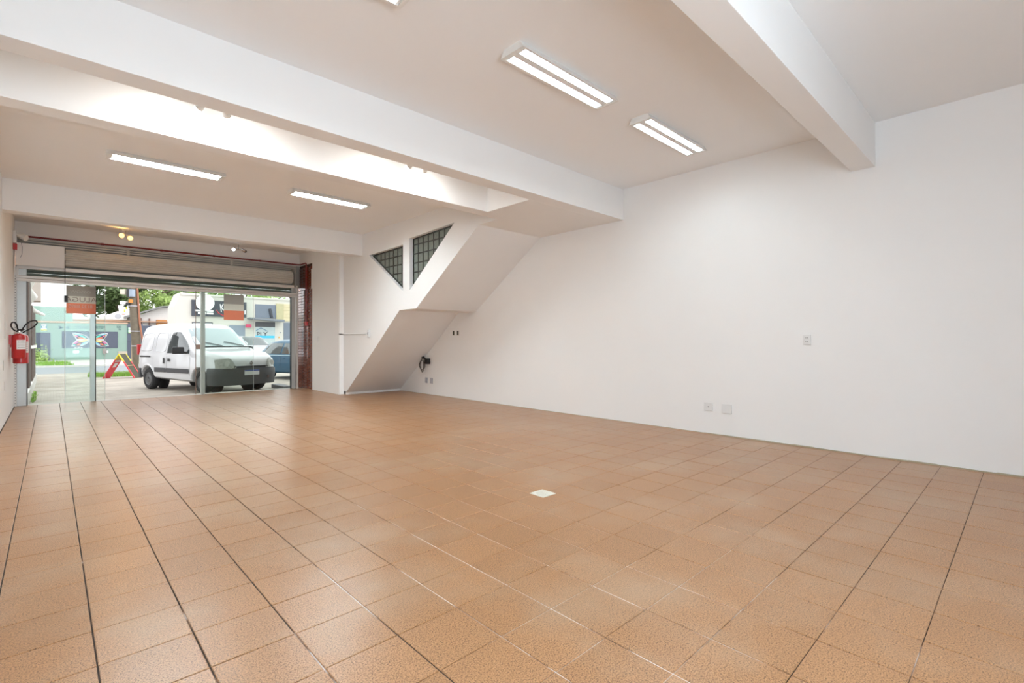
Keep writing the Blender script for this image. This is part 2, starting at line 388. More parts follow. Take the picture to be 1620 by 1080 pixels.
# glazed stair openings
def stair_window(name, tri, label, ox):
    e = empty(name, (XS + 0.09, 0, 0), label=label, kind='structure')
    inn = inset(tri, 0.022)
    MB().prism(tri, 'x', -0.02, 0.02, holes=[inn]).build('window_frame', M_IRON, e)
    p = 0.166; ys = [q[0] for q in tri]; zs = [q[1] for q in tri]; y1, y0, z1, z0 = max(ys), min(ys), max(zs), min(zs)
    cen = (sum(ys)/3, sum(zs)/3); sl = (tri[1][1]-tri[0][1])/(tri[1][0]-tri[0][0])
    yb = y1 if ox < 0 else y0
    for k in range(12):
        for j in range(9):
            a = yb + ox*k*p; b = yb + ox*(k+1)*p; t = z1 - j*p*1.02 + .0; u = t - p*1.02
            q = [(a, u), (b, u), (b, t), (a, t)]
            for i in range(3):
                if q: q = clip(q, inn[i], inn[(i+1) % 3], cen)
            if len(q) < 3: continue
            ar = abs(sum(q[i-1][0]*q[i][1]-q[i][0]*q[i-1][1] for i in range(len(q))))/2
            if ar < 0.0008: continue
            MB().prism(q, 'x', -0.004, 0.004).build('pane', M_PANE, e)
    k = 1
    def bar(q):
        for i in range(3):
            if q: q = clip(q, inn[i], inn[(i+1) % 3], cen)
        if len(q) >= 3: MB().prism(q, 'x', -0.012, 0.010).build('muntin', M_IRON, e)
    for k in range(1, 9):
        y = yb + ox*k*p; bar([(y-.011, z0), (y+.011, z0), (y+.011, z1), (y-.011, z1)])
    for j in range(1, 7):
        z = z1 - j*p*1.02; bar([(y0, z-.011), (y1, z-.011), (y1, z+.011), (y0, z+.011)])
stair_window('window_1', LT, 'smaller triangular window of small panes, pointing to the shopfront', 1)
stair_window('window_2', RT, 'larger triangular window of small panes beside the upper stair slope', -1)

# ------------------------------------------------------------------ ceiling lights
def tube_light(x, y, label, L=1.25, W=0.25, power=1.0):
    M_TUBE = emit('lit_tube_%g' % power, (0.84, 0.95, 1.0), TUBE_EMIT*power)
    e = empty('tube_light', (x, y, ZC), label=label, cat='ceiling light', group='twin tube ceiling lights')
    h = MB()   # trough: top plate and flared sides
    a, b, d = W/2 - .035, W/2, 0.056
    h.add([(-L/2, -a, 0), (L/2, -a, 0), (L/2, a, 0), (-L/2, a, 0), (-L/2, -b, -d), (L/2, -b, -d), (L/2, b, -d), (-L/2, b, -d),
           (-L/2+.03, -b+.022, -d), (L/2-.03, -b+.022, -d), (L/2-.03, b-.022, -d), (-L/2+.03, b-.022, -d),
           (-L/2+.03, -a+.02, -.018), (L/2-.03, -a+.02, -.018), (L/2-.03, a-.02, -.018), (-L/2+.03, a-.02, -.018)],
          [(0, 1, 2, 3), (0, 1, 5, 4), (1, 2, 6, 5), (2, 3, 7, 6), (3, 0, 4, 7), (4, 5, 9, 8), (5, 6, 10, 9), (6, 7, 11, 10), (7, 4, 8, 11),
           (8, 9, 13, 12), (9, 10, 14, 13), (10, 11, 15, 14), (11, 8, 12, 15), (12, 13, 14, 15)])
    h.build('housing', M_WHITEM, e)
    MB().prism([(-.030, -.054), (.030, -.054), (.014, -.020), (-.014, -.020)], 'x', -L/2 + .03, L/2 - .03).build('reflector', M_WHITEM, e)
    fins = MB()
    n = 34
    for k in range(n):
        xx = -L/2 + .05 + (L - .1)*k/(n-1)
        for s in (-1, 1): fins.box(xx - .0012, xx + .0012, s*.065 - .036, s*.065 + .036, -.053, -.043)
    fins.build('louvre', mat('louvre_white', (.85, .85, .84), .3), e)['kind'] = 'stuff'
    for s in (-1, 1):
        MB().lathe([(.014, -L/2 + .05), (.014, L/2 - .05)], (0, s*.065, -.035), 'x', 12).build('tube', M_TUBE, e, smooth=True)
    for sx in (-1, 1): MB().box(sx*(L/2-.045) - .012, sx*(L/2-.045) + .012, -.09, .09, -.050, -.019).build('lamp_holder', M_PLAST, e)
    return e
tube_light(3.21, 2.745, 'twin tube ceiling light above the floor drain, middle of its row')
tube_light(4.96, 2.715, 'twin tube ceiling light closest to the long white wall')
tube_light(1.08, 2.775, 'twin tube ceiling light above the open floor, end of its row by the side wall')
tube_light(1.11, 7.60, 'twin tube ceiling light on the shopfront side of the lit beam, above the door', power=4.3)
tube_light(3.23, 7.60, 'twin tube ceiling light facing the triangular stair windows', power=4.3)

def twin_spot(x, y, z, drop, label, col, s, aim, group, both=True, r=0.032, watt=0, sep=.09):
    e = empty('spotlight', (x, y, z), label=label, cat='spotlight', group=group)
    MB().lathe([(.055, -.022), (.055, 0)], n=20).build('base_plate', M_WHITEM, e, smooth=True)
    MB().tube([(0, 0, -.015), (0, 0, -drop)], .007, 8).build('stem', M_CHROME, e)
    MB().tube([(-sep, 0, -drop), (sep, 0, -drop)], .007, 8).build('cross_bar', M_CHROME, e)
    for i, sx in enumerate((-1, 1)):
        d = Vector(aim[i]).normalized(); p = Vector((sx*sep, 0, -drop))
        hd = MB().tube([p - d*.05, p - d*.02, p + d*.045], [r*.45, r*.8, r], 14).build('lamp_head', M_CHROME if not both else M_WHITEM, e, smooth=True)
        lit = both or i == 0
        MB().tube([p + d*.040, p + d*.060, p + d*.078, p + d*.088], [r*.93, r*.95, r*.7, r*.25], 14).build('bulb', emit('lit_bulb_' + col[0], col[1], s) if lit else M_DARKPL, hd, smooth=True)
        if lit and watt:
            ld = bpy.data.lights.new('bulb_light', 'SPOT'); ld.energy = watt; ld.color = col[1]; ld.spot_size = R(150); ld.spot_blend = 1.0; ld.shadow_soft_size = .03
            lo = bpy.data.objects.new('bulb_light', ld); link(lo, e); lo.location = p + d*.10; lo.rotation_euler = d.to_track_quat('-Z', 'Y').to_euler()
    return e
SP_W = ('white', (1.0, 0.99, 0.95)); SP_Y = ('amber', (1.0, 0.50, 0.12))
twin_spot(1.02, 4.80, ZC, .285, 'twin white spotlight lighting the beam, on the side wall half', SP_W, SPOT_EMIT, ((-.35, .62, -.50), (.35, .62, -.50)), 'white spotlights between the beams', watt=12)
twin_spot(3.05, 4.80, ZC, .285, 'twin white spotlight lighting the beam, on the staircase half', SP_W, SPOT_EMIT, ((-.35, .62, -.50), (.35, .62, -.50)), 'white spotlights between the beams', watt=12)
twin_spot(1.12, 12.72, ZC, .13, 'lit amber twin spotlight over the shop door', SP_Y, 2.2, ((-.15, -.9, .05), (.2, -.7, -.5)), 'spotlights by the shopfront', r=.048, watt=6, sep=.06)
twin_spot(3.20, 12.70, ZC, .13, 'dark chrome twin spotlight with one small white bulb, over the shopfront', ('cold', (0.9, 0.95, 1.0)), 3.0, ((-.5, -.75, -.4), (.6, .1, -.3)), 'spotlights by the shopfront', both=False, r=.036)

# ------------------------------------------------------------------ things on the walls and floor
def wall_plate(name, x, y, z, w, h, label, kind='blank', face='x-', cat='socket', group=None, m=M_PLAST):
    e = empty(name, (x, y, z), 0 if face == 'x-' else 0, label=label, cat=cat, group=group)
    MB().box(-.012, .001, -w/2, w/2, -h/2, h/2).build('plate', m, e, bevel=.003)
    if kind == 'double':
        for s in (-1, 1):
            MB().box(-.015, -.012, -.022, .022, s*.021 - .012, s*.021 + .012).build('outlet', m, e, bevel=.002)
            hs = MB()
            for t in (-.009, 0, .009): hs.box(-.0162, -.0148, t - .0022, t + .0022, s*.021 - .004, s*.021 + .004)
            hs.build('pin_holes', M_DARKPL, e)['kind'] = 'stuff'
    if kind == 'hole': MB().lathe([(.006, -.0145), (.006, -.011)], axis='x', n=12).build('cable_hole', M_DARKPL, e)
    if kind == 'switch':
        MB().box(-.017, -.012, -.018, .018, -.03, .03).build('rocker', m, e, bevel=.002)
        MB().box(-.019, -.016, .005, .014, -.006, .006).build('pilot_light', M_RED, e)
    if kind == 'module':
        for s in (-1, 1): MB().box(-.015, -.011, -.02, .02, s*.022 - .016, s*.022 + .016).build('module', M_GREYPL, e)
    return e
wall_plate('wall_socket', XR, 1.742, 1.222, .078, .115, 'white double socket alone at chest height on the long wall', 'double')
wall_plate('wall_socket', XR, 2.885, .350, .115, .105, 'low white square plate with one dark hole', 'hole')
wall_plate('wall_socket', XR, 2.648, .346, .125, .120, 'low blank white square plate beside the holed plate', 'blank')
wall_plate('wall_socket', XR, 9.465, .318, .095, .125, 'low grey socket under the cable bundle, on the stair slope side', 'module', m=M_GREYPL)
wall_plate('wall_socket', XR, 9.265, .316, .105, .125, 'low grey socket under the cable bundle, away from the stair slope', 'module', m=M_GREYPL)
wall_plate('light_switch', XP, 11.92, 1.265, .11, .125, 'white switch plate with red mark beside the brown brick tiles', 'switch', cat='switch')
for y, lb in ((8.432, 'open dark switch box nearer the stairs, above the cables'), (8.285, 'open dark switch box, the one farther from the stairs')):
    e = empty('switch_box', (XR, y, 1.378), label=lb, cat='switch box')
    MB().prism([(-.035, -.05), (.035, -.05), (.035, .05), (-.035, .05)], 'x', -.008, .001, holes=[[(-.024, -.04), (.024, -.04), (.024, .04), (-.024, .04)]]).build('rim', mat('beige_plastic', (.55, .50, .42), .5), e)
    MB().box(-.003, -.001, -.024, .024, -.04, .04).build('box_back', M_DARKPL, e)
    MB().tube([(-.004, -.01, .02), (-.012, 0, 0), (-.004, .012, -.03)], .004, 6).build('wire', mat('olive_wire', (.10, .09, .03), .5), e)
# conduit with socket on stair wall
e = empty('wall_conduit', (XS, 10.2, 1.366), label='thin white conduit with a round-ended socket on the stair wall', cat='conduit')
MB().tube([(-.012, .54, 0), (-.012, -.60, -.008)], .0115, 8).build('conduit_pipe', M_PLAST, e, smooth=True)
MB().box(-.035, -.002, -.76, -.67, -.085, .085).build('socket_box', M_PLAST, e, bevel=.014)
MB().box(-.038, -.034, -.73, -.70, -.02, .03).build('outlet', M_GREYPL, e)
MB().box(-.10, -.004, .53, .575, -.012, .012).build('bracket', M_GREYPL, e)
# cable bundle
e = empty('cable_bundle', (XR, 9.55, .76), label='bundle of black cables hanging loose at the stair slope', cat='cable')
MB().tube([(-.10, .30, -.01), (-.12, .24, .05), (-.09, .16, .10)], [.03, .045, .03], 8).build('connector', M_BLACK, e, smooth=True)
MB().tube([(-.09, .18, .085), (-.07, .08, .09), (-.06, -.04, .08), (-.05, -.12, .04)], [.02, .028, .024, .02], 8).build('taped_cable', M_BLACK, e, smooth=True)
MB().box(-.09, -.005, -.24, -.12, -.07, .06).build('junction_block', M_BLACK, e, bevel=.012)
for q, rr_ in enumerate(((.13, .09, .0), (.10, .12, .03), (.16, .06, -.02))):
    pts = [(-.05 - .01*q, .03 + rr_[1]*math.cos(a) - q*.02, -.10 + rr_[0]*math.sin(a)) for a in [i*2*math.pi/18 for i in range(19)]]
    MB().tube(pts, .006, 6, caps=False).build('loose_wire', M_BLACK, e, smooth=True)
# floor drain
e = empty('floor_drain', ((DRAIN[0]+DRAIN[1])/2, (DRAIN[2]+DRAIN[3])/2, 0), label='square white floor drain grate with radial slots', cat='drain')
dw = .074; N = 40
def ring(r): return [(r*math.cos(2*math.pi*i/N), r*math.sin(2*math.pi*i/N)) for i in range(N)]
holes = []
for rad0, rad1, cnt in ((.040, .056, 24), (.018, .033, 14)):
    for k in range(cnt):
        a = 2*math.pi*k/cnt; t = 0.0024
        ca, sa = math.cos(a), math.sin(a)
        holes.append([(rad0*ca - t*sa, rad0*sa + t*ca), (rad1*ca - t*1.5*sa, rad1*sa + t*1.5*ca), (rad1*ca + t*1.5*sa, rad1*sa - t*1.5*ca), (rad0*ca + t*sa, rad0*sa - t*ca)])
M_IVORY = mat('ivory_plastic', (.80, .79, .70), .4, var=.02)
MB().prism([(-dw, -dw), (dw, -dw), (dw, dw), (-dw, dw)], 'z', -.003, .0015, holes=holes).build('grate', M_IVORY, e)
MB().box(-dw, dw, -dw, dw, -.0035, -.0031).build('drain_cup', mat('drain_dark', (.10, .09, .05), .8), e)

# fire extinguishers on the side wall
def smooth_path(pts, n=6):
    res = []; P_ = [pts[0]] + list(pts) + [pts[-1]]
    for i in range(1, len(P_) - 2):
        p0, p1, p2, p3 = [Vector(q) for q in P_[i-1:i+3]]
        for k in range(n):
            t = k/n; res.append(.5*((2*p1) + (p2-p0)*t + (2*p0-5*p1+4*p2-p3)*t*t + (3*p1-p0-3*p2+p3)*t**3))
    return res + [Vector(pts[-1])]
def extinguisher(y, z, rad, hh, label, hose):
    x = XL + rad + .028
    e = empty('fire_extinguisher', (x, y, z), label=label, cat='extinguisher', group='red fire extinguishers on the side wall')
    MB().lathe([(rad*.9, 0), (rad, .012), (rad, hh*.86), (rad*.88, hh*.94), (rad*.5, hh*.985), (.03, hh)], n=28).build('cylinder', M_RED, e, smooth=True)
    lab = MB(); n = 8; a0, a1 = R(-105), R(-20)
    vs = []; fs = []
    for i in range(n+1):
        a = a0 + (a1-a0)*i/n
        for zz in (hh*.36, hh*.74): vs.append(((rad+.0015)*math.cos(a), (rad+.0015)*math.sin(a), zz))
    for i in range(n): fs.append((2*i, 2*i+2, 2*i+3, 2*i+1))
    lb = lab.add(vs, fs).build('paper_label', M_WHITE, e, smooth=True)
    pr = MB()
    for q in range(5):
        zz = hh*(.42 + .065*q)
        for i in range(1, n-1):
            a = a0 + (a1-a0)*i/n; b = a0 + (a1-a0)*(i+.8)/n
            pr.add([((rad+.0022)*math.cos(a), (rad+.0022)*math.sin(a), zz), ((rad+.0022)*math.cos(b), (rad+.0022)*math.sin(b), zz), ((rad+.0022)*math.cos(b), (rad+.0022)*math.sin(b), zz+.007), ((rad+.0022)*math.cos(a), (rad+.0022)*math.sin(a), zz+.007)], [(0, 1, 2, 3)])
    pr.build('printed_lines', mat('print_grey', (.35, .34, .36), .6), lb)['kind'] = 'stuff'
    MB().lathe([(.022, hh - .005), (.022, hh + .03), (.015, hh + .05)], n=14).build('valve', M_CHROME, e, smooth=True)
    MB().tube([(-.02, -.02, hh + .045), (.0, -.01, hh + .055), (.04, -.07, hh + .07)], .009, 8).build('lever', M_BLACK, e, smooth=True)
    if hose == 1: pts = [(.0, .0, hh+.03), (-.05, -.03, hh+.05), (-.085, -.06, hh+.12), (-.07, -.05, hh+.18), (-.03, -.02, hh+.16), (-.015, 0, hh+.09), (.0, .02, hh+.02)]
    else: pts = [(0, 0, hh+.02), (.02, -.03, hh+.08), (.07, -.05, hh+.17), (.14, -.03, hh+.225), (.19, 0, hh+.22), (.19, .02, hh+.17), (.13, .03, hh+.10), (.06, .02, hh+.05), (.01, .0, hh+.01)]
    MB().tube(smooth_path(pts), .0105, 8).build('hose', M_BLACK, e, smooth=True)
    MB().box(-rad - .03, -rad + .005, -.03, .03, hh*.55, hh*.95).build('wall_bracket', M_RED, e)
extinguisher(11.35, .93, .085, .40, 'red fire extinguisher with a large white label, hung slightly higher', 1)
extinguisher(11.72, .83, .098, .50, 'taller red fire extinguisher with a long looped black hose', 2)
# holes / patches on the side wall
for y, z, h_ in ((10.35, 1.42, .36), (10.0, .86, .14), (10.3, .55, .13)):
    tag(MB().box(XL - .002, XL + .006, y - .012, y + .012, z - h_/2, z + h_/2).build('wall_crack', mat('grey_filler', (.55, .52, .47), .9)), 'narrow grey filler mark %s on the extinguisher wall' % ({1.42: 'high up', .86: 'at mid height', .55: 'low down'}[z]), 'filler mark')
# emergency lamp cluster in the corner by the shutter
e = empty('emergency_lamp', (XL, 12.55, 3.05), label='small white twin emergency lamp with red box in the shutter corner', cat='emergency lamp')
MB().box(0, .05, -.06, .06, -.08, .14).build('lamp_body', M_PLAST, e, bevel=.012)
for s in (-1, 1): MB().tube([(.05, s*.05, .08), (.12, s*.05 - .02, .05), (.17, s*.05 - .05, .02)], [.02, .045, .05], 12).build('lamp_head', M_PLAST, e, smooth=True)
MB().box(0, .055, -.05, .02, -.20, -.09).build('alarm_box', M_RED, e, bevel=.004)
MB().tube([(.03, -.02, -.2), (.02, -.03, -.35), (.025, -.02, -.6), (.012, 0, -.75)], .006, 6).build('wire', M_PLAST, e)
# red pipe along lintel and down the tiles
e = empty('alarm_conduit', (XP, 12.96, 3.195), label='thin dark red conduit along the lintel ending in a red call point', cat='conduit')
MB().tube([(XL - XP + .06, .12, 0), (-.06, .12, 0), (-.02, .06, 0), (-.02, -.28, 0), (-.02, -.32, -.02), (-.02, -.32, -1.49)], .018, 8).build('conduit_pipe', M_DKRED, e, smooth=True)
for x in (-4.0, -3.0, -2.0, -1.0): MB().tube([(x, .12, 0), (x + .05, .12, 0)], .023, 8).build('conduit_coupling', M_DKRED, e)
MB().box(-.055, -.004, -.40, -.30, -1.60, -1.49).build('call_point', M_RED, e, bevel=.008)

# ------------------------------------------------------------------ shopfront
d1 = empty('door_1', (0, YF, 0), label='aluminium and glass sliding shopfront under the rolling shutter', kind='structure')
def post(x0, x1, z1=2.36, y0=-.05, y1=.05): return MB().box(x0, x1, y0, y1, 0, z1).build('post', M_ALU, d1, bevel=.004)
post(-.455, -.325, 2.58); post(.575, .655); post(2.482, 2.56); post(4.455, 4.545, 2.58)
for x in (-.325, .655, 4.443): MB().box(x, x + .012, -.048, .04, 0, 2.34).build('gasket', M_BLACK, d1)
MB().box(-.46, 4.60, -.07, .05, 2.325, 2.375).build('transom', M_ALUL, d1, bevel=.004)
MB().box(-.46, 4.60, -.075, .05, 2.380, 2.43).build('transom', M_ALUL, d1, bevel=.004)
MB().box(-.46, 4.60, -.07, .05, 2.555, 2.625).build('transom', M_ALUL, d1, bevel=.006)
MB().box(-.46, -.43, -.08, .05, 2.43, 2.56).build('transom_end', M_ALUL, d1); MB().box(4.57, 4.60, -.08, .05, 0, 2.56).build('frame_edge', M_ALUL, d1)
MB().box(-.33, .58, -.006, .006, 0.012, 2.33).build('glass_pane', M_GLASS, d1)
MB().box(2.56, 4.445, -.006, .006, 0.012, 2.33).build('glass_pane', M_GLASS, d1)
MB().box(-.32, 4.45, -.004, .004, 2.43, 2.555).build('transom_glass', glass('smoked_glass', (.80, .84, .82)), d1)
def leaf(x0, x1, y):
    g = MB().box(x0, x1, y - .005, y + .005, 0.02, 2.33).build('sliding_leaf', M_GLASS, d1)
    MB().box(x0 - .006, x0 + .004, y - .006, y + .006, 0.02, 2.33).build('leaf_edge', M_GEDGE if x0 > 1 else M_GEDGEL, g)
    MB().box(x1 - .004, x1 + .004, y - .006, y + .006, 0.02, 2.33).build('leaf_edge', M_GEDGEL, g)
    return g
la = leaf(.205, .80, -.095); lb = leaf(2.37, 3.55, -.095)
MB().box(.19, .245, -.12, -.075, 1.96, 2.09).build('leaf_lock', M_DARKPL, la)
MB().box(2.375, 2.45, -.125, -.07, 1.03, 1.13).build('leaf_lock', mat('bronze_lock', (.42, .32, .26), .4), lb)
MB().tube([(.205, -.10, 2.33), (.205, -.10, 2.72), (.207, -.12, 2.98)], .006, 6).build('hanging_wire', M_BLACK, d1)
MB().box(.66, 2.48, -.06, .06, -.003, .004).build('threshold', mat('threshold_stone', (.55, .52, .48), .6), d1)

# rolling shutter
sh = empty('rolling_shutter', (2.07, 12.97, 2.8), label='beige corrugated rolling shutter coiled above the glass front', cat='shutter')
MB().lathe([(.15, -2.50), (.15, 2.42)], (0, 0, .03), 'x', 28).build('coil_drum', M_SHUTD, sh, smooth=True)
nsl = 20
for k in range(nsl):   # slats wound on the drum
    a0 = 2*math.pi*k/nsl; pts = []
    for i in range(7):
        a = a0 + (2*math.pi/nsl)*(i/6 - .5)*.96; rr_ = .152 + .016*math.sin(math.pi*i/6)
        pts.append((rr_*math.cos(a), .03 + rr_*math.sin(a)))
    for i in reversed(range(7)):
        a = a0 + (2*math.pi/nsl)*(i/6 - .5)*.96; pts.append((.146*math.cos(a), .03 + .146*math.sin(a)))
    MB().prism(pts, 'x', -2.50, 2.40).build('slat', M_SHUT, sh, smooth=30)
for k in range(6):     # curtain hanging behind the transom
    z = -.42 + k*.085
    MB().prism([(.145, z - .04), (.152, z), (.145, z + .04), (.158, z + .04), (.166, z), (.158, z - .04)], 'x', -2.5, 2.45).build('slat', M_SHUTD, sh)
MB().box(-2.55, 2.695, .19, .21, -.20, .385).build('hood_panel', M_SHUTD, sh)
for k in range(4): MB().box(-2.52, 2.58, .13, .17, .20 + k*.045, .222 + k*.045).build('hood_rib', M_SHUT, sh)
for x in (-.9, 1.05): MB().box(x, x + .05, .12, .135, .18, .33).build('hood_strap', M_SHUT, sh)
MB().prism([(-.15, -.22), (.18, -.22), (.18, .26), (-.05, .26), (-.15, .12)], 'x', 2.44, 2.475).build('end_bracket', M_SHUTD, sh)
MB().box(-2.56, -2.526, -.09, .05, -2.8, -.20).build('guide_rail', M_ALUL, sh); MB().box(2.545, 2.60, .05, .11, -2.8, -.25).build('guide_rail', M_ALUL, sh)
gh = MB()
for k in range(48): gh.box(-2.548, -2.539, -.093, -.0895, -2.75 + k*.05, -2.735 + k*.05)
gh.build('guide_slots', M_BLACK, sh)['kind'] = 'stuff'
# plasterboard panel hiding the shutter motor
e = empty('motor_cover', (-.13, 12.72, 2.60), label='white board covering the shutter motor beside the emergency lamp', cat='cover panel')
MB().box(-.335, .325, -.012, .012, 0, .41).build('board', M_PAINT, e)
MB().box(-.335, -.315, .012, .13, 0, .41).build('side_board', M_PAINT, e); MB().box(.31, .325, .012, .13, 0, .41).build('side_board', M_PAINT, e)
MB().tube([(-.26, -.016, .41), (-.245, -.02, .33), (-.25, -.02, .2), (-.27, -.016, .14)], .005, 6).build('loose_wire', M_GREYPL, e)

# rental signs hung on the outside of the leaves, print seen from behind
def vinyl(name, col):
    if name in MATS: return MATS[name]
    m = bpy.data.materials.new(name); m.use_nodes = True; n = m.node_tree.nodes; l = m.node_tree.links; n.clear()
    o = n.new('ShaderNodeOutputMaterial'); d = n.new('ShaderNodeBsdfDiffuse'); t = n.new('ShaderNodeBsdfTranslucent'); x = n.new('ShaderNodeMixShader'); x.inputs[0].default_value = .5
    nz = n.new('ShaderNodeTexNoise'); nz.inputs['Scale'].default_value = 8; mx = n.new('ShaderNodeMix'); mx.data_type = 'RGBA'
    mx.inputs['A'].default_value = (*[c*.97 for c in col], 1); mx.inputs['B'].default_value = (*[min(1, c*1.03) for c in col], 1); l.new(nz.outputs['Fac'], mx.inputs['Factor'])
    l.new(mx.outputs['Result'], d.inputs['Color']); l.new(mx.outputs['Result'], t.inputs['Color']); l.new(d.outputs[0], x.inputs[1]); l.new(t.outputs[0], x.inputs[2]); l.new(x.outputs[0], o.inputs[0])
    MATS[name] = m; return m
M_SG = vinyl('sign_grey', (.40, .36, .33)); M_SO = vinyl('sign_orange', (.85, .27, .17)); M_SC = vinyl('sign_cream', (.72, .67, .60))
M_SGT = mat('sign_grey_letter', (.30, .22, .20), .5); M_SOT = mat('sign_pale_letter', (.80, .55, .48), .5)
def sign(x, z, w, h, label, written):
    e = empty('rental_sign', (x, YF - .105, z), label=label, cat='sign', group='rental signs on the glass leaves')
    MB().add([(-w/2, 0, h*.12), (w/2, 0, h*.12), (w/2, 0, h/2), (-w/2, 0, h/2)], [(0, 1, 2, 3)]).build('board', M_SG, e)
    MB().add([(-w/2, 0, -h/2), (w/2, 0, -h/2), (w/2, 0, -h*.13), (-w/2, 0, -h*.13)], [(0, 1, 2, 3)]).build('orange_field', M_SO, e)
    MB().add([(-w/2, 0, -h*.13), (w/2, 0, -h*.13), (w/2, 0, h*.12), (-w/2, 0, h*.12)], [(0, 1, 2, 3)]).build('cream_field', M_SC, e)
    if written:
        rot = (R(90), 0, 0)
        text_mesh('lettering', 'ALUGA', h*.235, M_SGT, e, (0, -.0055, -h*.005), rot, .0006, sx=-1.12)
        text_mesh('lettering', '8122.8895', h*.17, M_SOT, e, (-w*.02, -.0045, -h*.25), rot, .0006, sx=-.92)
        text_mesh('lettering', 'OSSOW', h*.13, mat('sign_pale_grey', (.52, .49, .47), .5), e, (-w*.02, -.003, h*.28), rot, .0006, sx=-1.2)
sign(.44, 2.02, .44, .545, 'grey and orange rental sign whose lettering reads reversed, by the lock', True)
sign(3.13, 2.00, .42, .60, 'grey and orange sign without readable lettering, in front of the van', False)

# ------------------------------------------------------------------ outside: ground
ZG = -0.13
def ground(name, b, m, label): return struct(box(name, b, m), label)
def paving_mat():
    m, n, l, b = new_mat('grey_paving')
    geo = n.new('ShaderNodeNewGeometry'); br = n.new('ShaderNodeTexBrick'); l.new(geo.outputs['Position'], br.inputs['Vector'])
    br.inputs['Scale'].default_value = 4.6; br.inputs['Mortar Size'].default_value = .012
    br.inputs['Color1'].default_value = (.40, .36, .31, 1); br.inputs['Color2'].default_value = (.48, .43, .37, 1); br.inputs['Mortar'].default_value = (.27, .25, .21, 1)
    nz = n.new('ShaderNodeTexNoise'); nz.inputs['Scale'].default_value = 1.3; nz.inputs['Detail'].default_value = 6; l.new(geo.outputs['Position'], nz.inputs['Vector'])
    rp = n.new('ShaderNodeValToRGB'); rp.color_ramp.elements[0].position = .3; rp.color_ramp.elements[0].color = (.7, .7, .68, 1); rp.color_ramp.elements[1].position = .7; rp.color_ramp.elements[1].color = (1.1, 1.1, 1.1, 1)
    mu = n.new('ShaderNodeMix'); mu.data_type = 'RGBA'; mu.blend_type = 'MULTIPLY'; mu.inputs['Factor'].default_value = 1
    l.new(nz.outputs['Fac'], rp.inputs['Fac']); l.new(br.outputs['Color'], mu.inputs['A']); l.new(rp.outputs['Color'], mu.inputs['B']); l.new(mu.outputs['Result'], b.inputs['Base Color'])
    b.inputs['Roughness'].default_value = .85; return m
M_PAVE = paving_mat()
ground('forecourt', (-14, 40, YF + .03, 27.6, -.6, ZG), M_PAVE, 'grey block-paved forecourt where the cars park')
struct(box('forecourt_step', (XL - .2, XP + 1.7, YF + .03, YF + .40, -.3, -.012), mat('step_concrete', (.42, .39, .34), .8, var=.12, scale=5)), 'shallow concrete step outside the shop door')
ground('road', (-40, 90, 27.6, 37.0, -.7, ZG - .10), mat('asphalt', (.24, .26, .275), .8, var=.10, scale=3), 'grey asphalt street beyond the forecourt')
ground('kerb_strip', (-40, 90, 37.0, 38.0, -.7, ZG + .0), mat('pale_kerb', (.62, .60, .57), .8), 'pale concrete kerb on the far side of the street')
ground('far_pavement', (-40, 90, 38.0, 90, -.7, ZG - .02), mat('pale_concrete', (.52, .50, .47), .85, var=.1, scale=1.5), 'pale concrete pavement in front of the mint green building')

def grass(name, cx, cy, rx, ry, n, h, z, label):
    mb = MB()
    for i in range(n):
        a = random.uniform(0, 6.28); r_ = math.sqrt(random.random()); x = cx + rx*r_*math.cos(a); y = cy + ry*r_*math.sin(a)
        b = random.uniform(0, 6.28); hh = h*random.uniform(.5, 1.1); dx, dy = math.cos(b)*.012, math.sin(b)*.012; tx, ty = random.uniform(-.06, .06), random.uniform(-.06, .06)
        mb.add([(x-dx, y-dy, z), (x+dx, y+dy, z), (x+tx, y+ty, z+hh)], [(0, 1, 2)])
    return tag(mb.build(name, mat('grass_green', (.22, .40, .06), .7, var=.3, scale=3)), label, 'grass', kind='stuff')
grass('grass_tuft', 1.95, 24.2, .95, .55, 1500, .20, ZG, 'green grass growing round the folding sidewalk sign')
grass('grass_tuft', -.1, 41.0, 1.0, .8, 900, .22, ZG - .03, 'patch of grass on the far pavement before the mint wall')
grass('grass_tuft', .2, 37.4, .8, .3, 500, .15, ZG, 'thin grass along the far kerb')
grass('grass_tuft', -.285, 16.4, .04, 1.6, 110, .07, ZG, 'weeds along the foot of the brown fence')

# side fence on the left outside the shop
fe = empty('side_fence', (-.505, 17.5, ZG), label='dark brown slatted fence on a low plaster base beside the forecourt', cat='fence')
MB().box(-.2, .17, -4.1, 5.3, 0, .26).build('fence_base', mat('fence_plaster', (.55, .53, .50), .85), fe)
M_BROWN = mat('dark_brown_timber', (.085, .055, .045), .6, var=.2)
for y0, y1, zt in ((-1.8, -1.45, 2.75), (-1.35, -1.0, 2.75), (-.9, -.55, 2.75), (.9, 1.4, 2.3), (1.7, 2.3, 2.3), (2.7, 3.4, 2.25), (3.8, 4.6, 2.2)):
    MB().box(.05, .155, y0, y1, .26, zt).build('fence_board', M_BROWN, fe)
MB().box(-.05, .18, .7, 4.8, 1.14, 1.22).build('fence_rail', mat('white_rail', (.75, .73, .70), .6), fe)
e = empty('drain_pipe', (-.45, 17.9, ZG), label='bent white drain pipe hanging above the brown fence', cat='pipe')
MB().tube([(0, 0, 3.6), (.10, .2, 3.0), (.02, .5, 2.75), (.10, .7, 2.55), (0.0, .9, 2.35), (.1, 1.4, 2.2), (.30, 2.2, 2.12)], [.08, .10, .06, .10, .055, .06, .04], 10).build('pipe', mat('pvc_white', (.72, .69, .66), .5), e, smooth=True)
e = empty('neighbour_wall', (-.55, 24.0, ZG), label='brick end of the neighbouring building above the fence', cat='building')
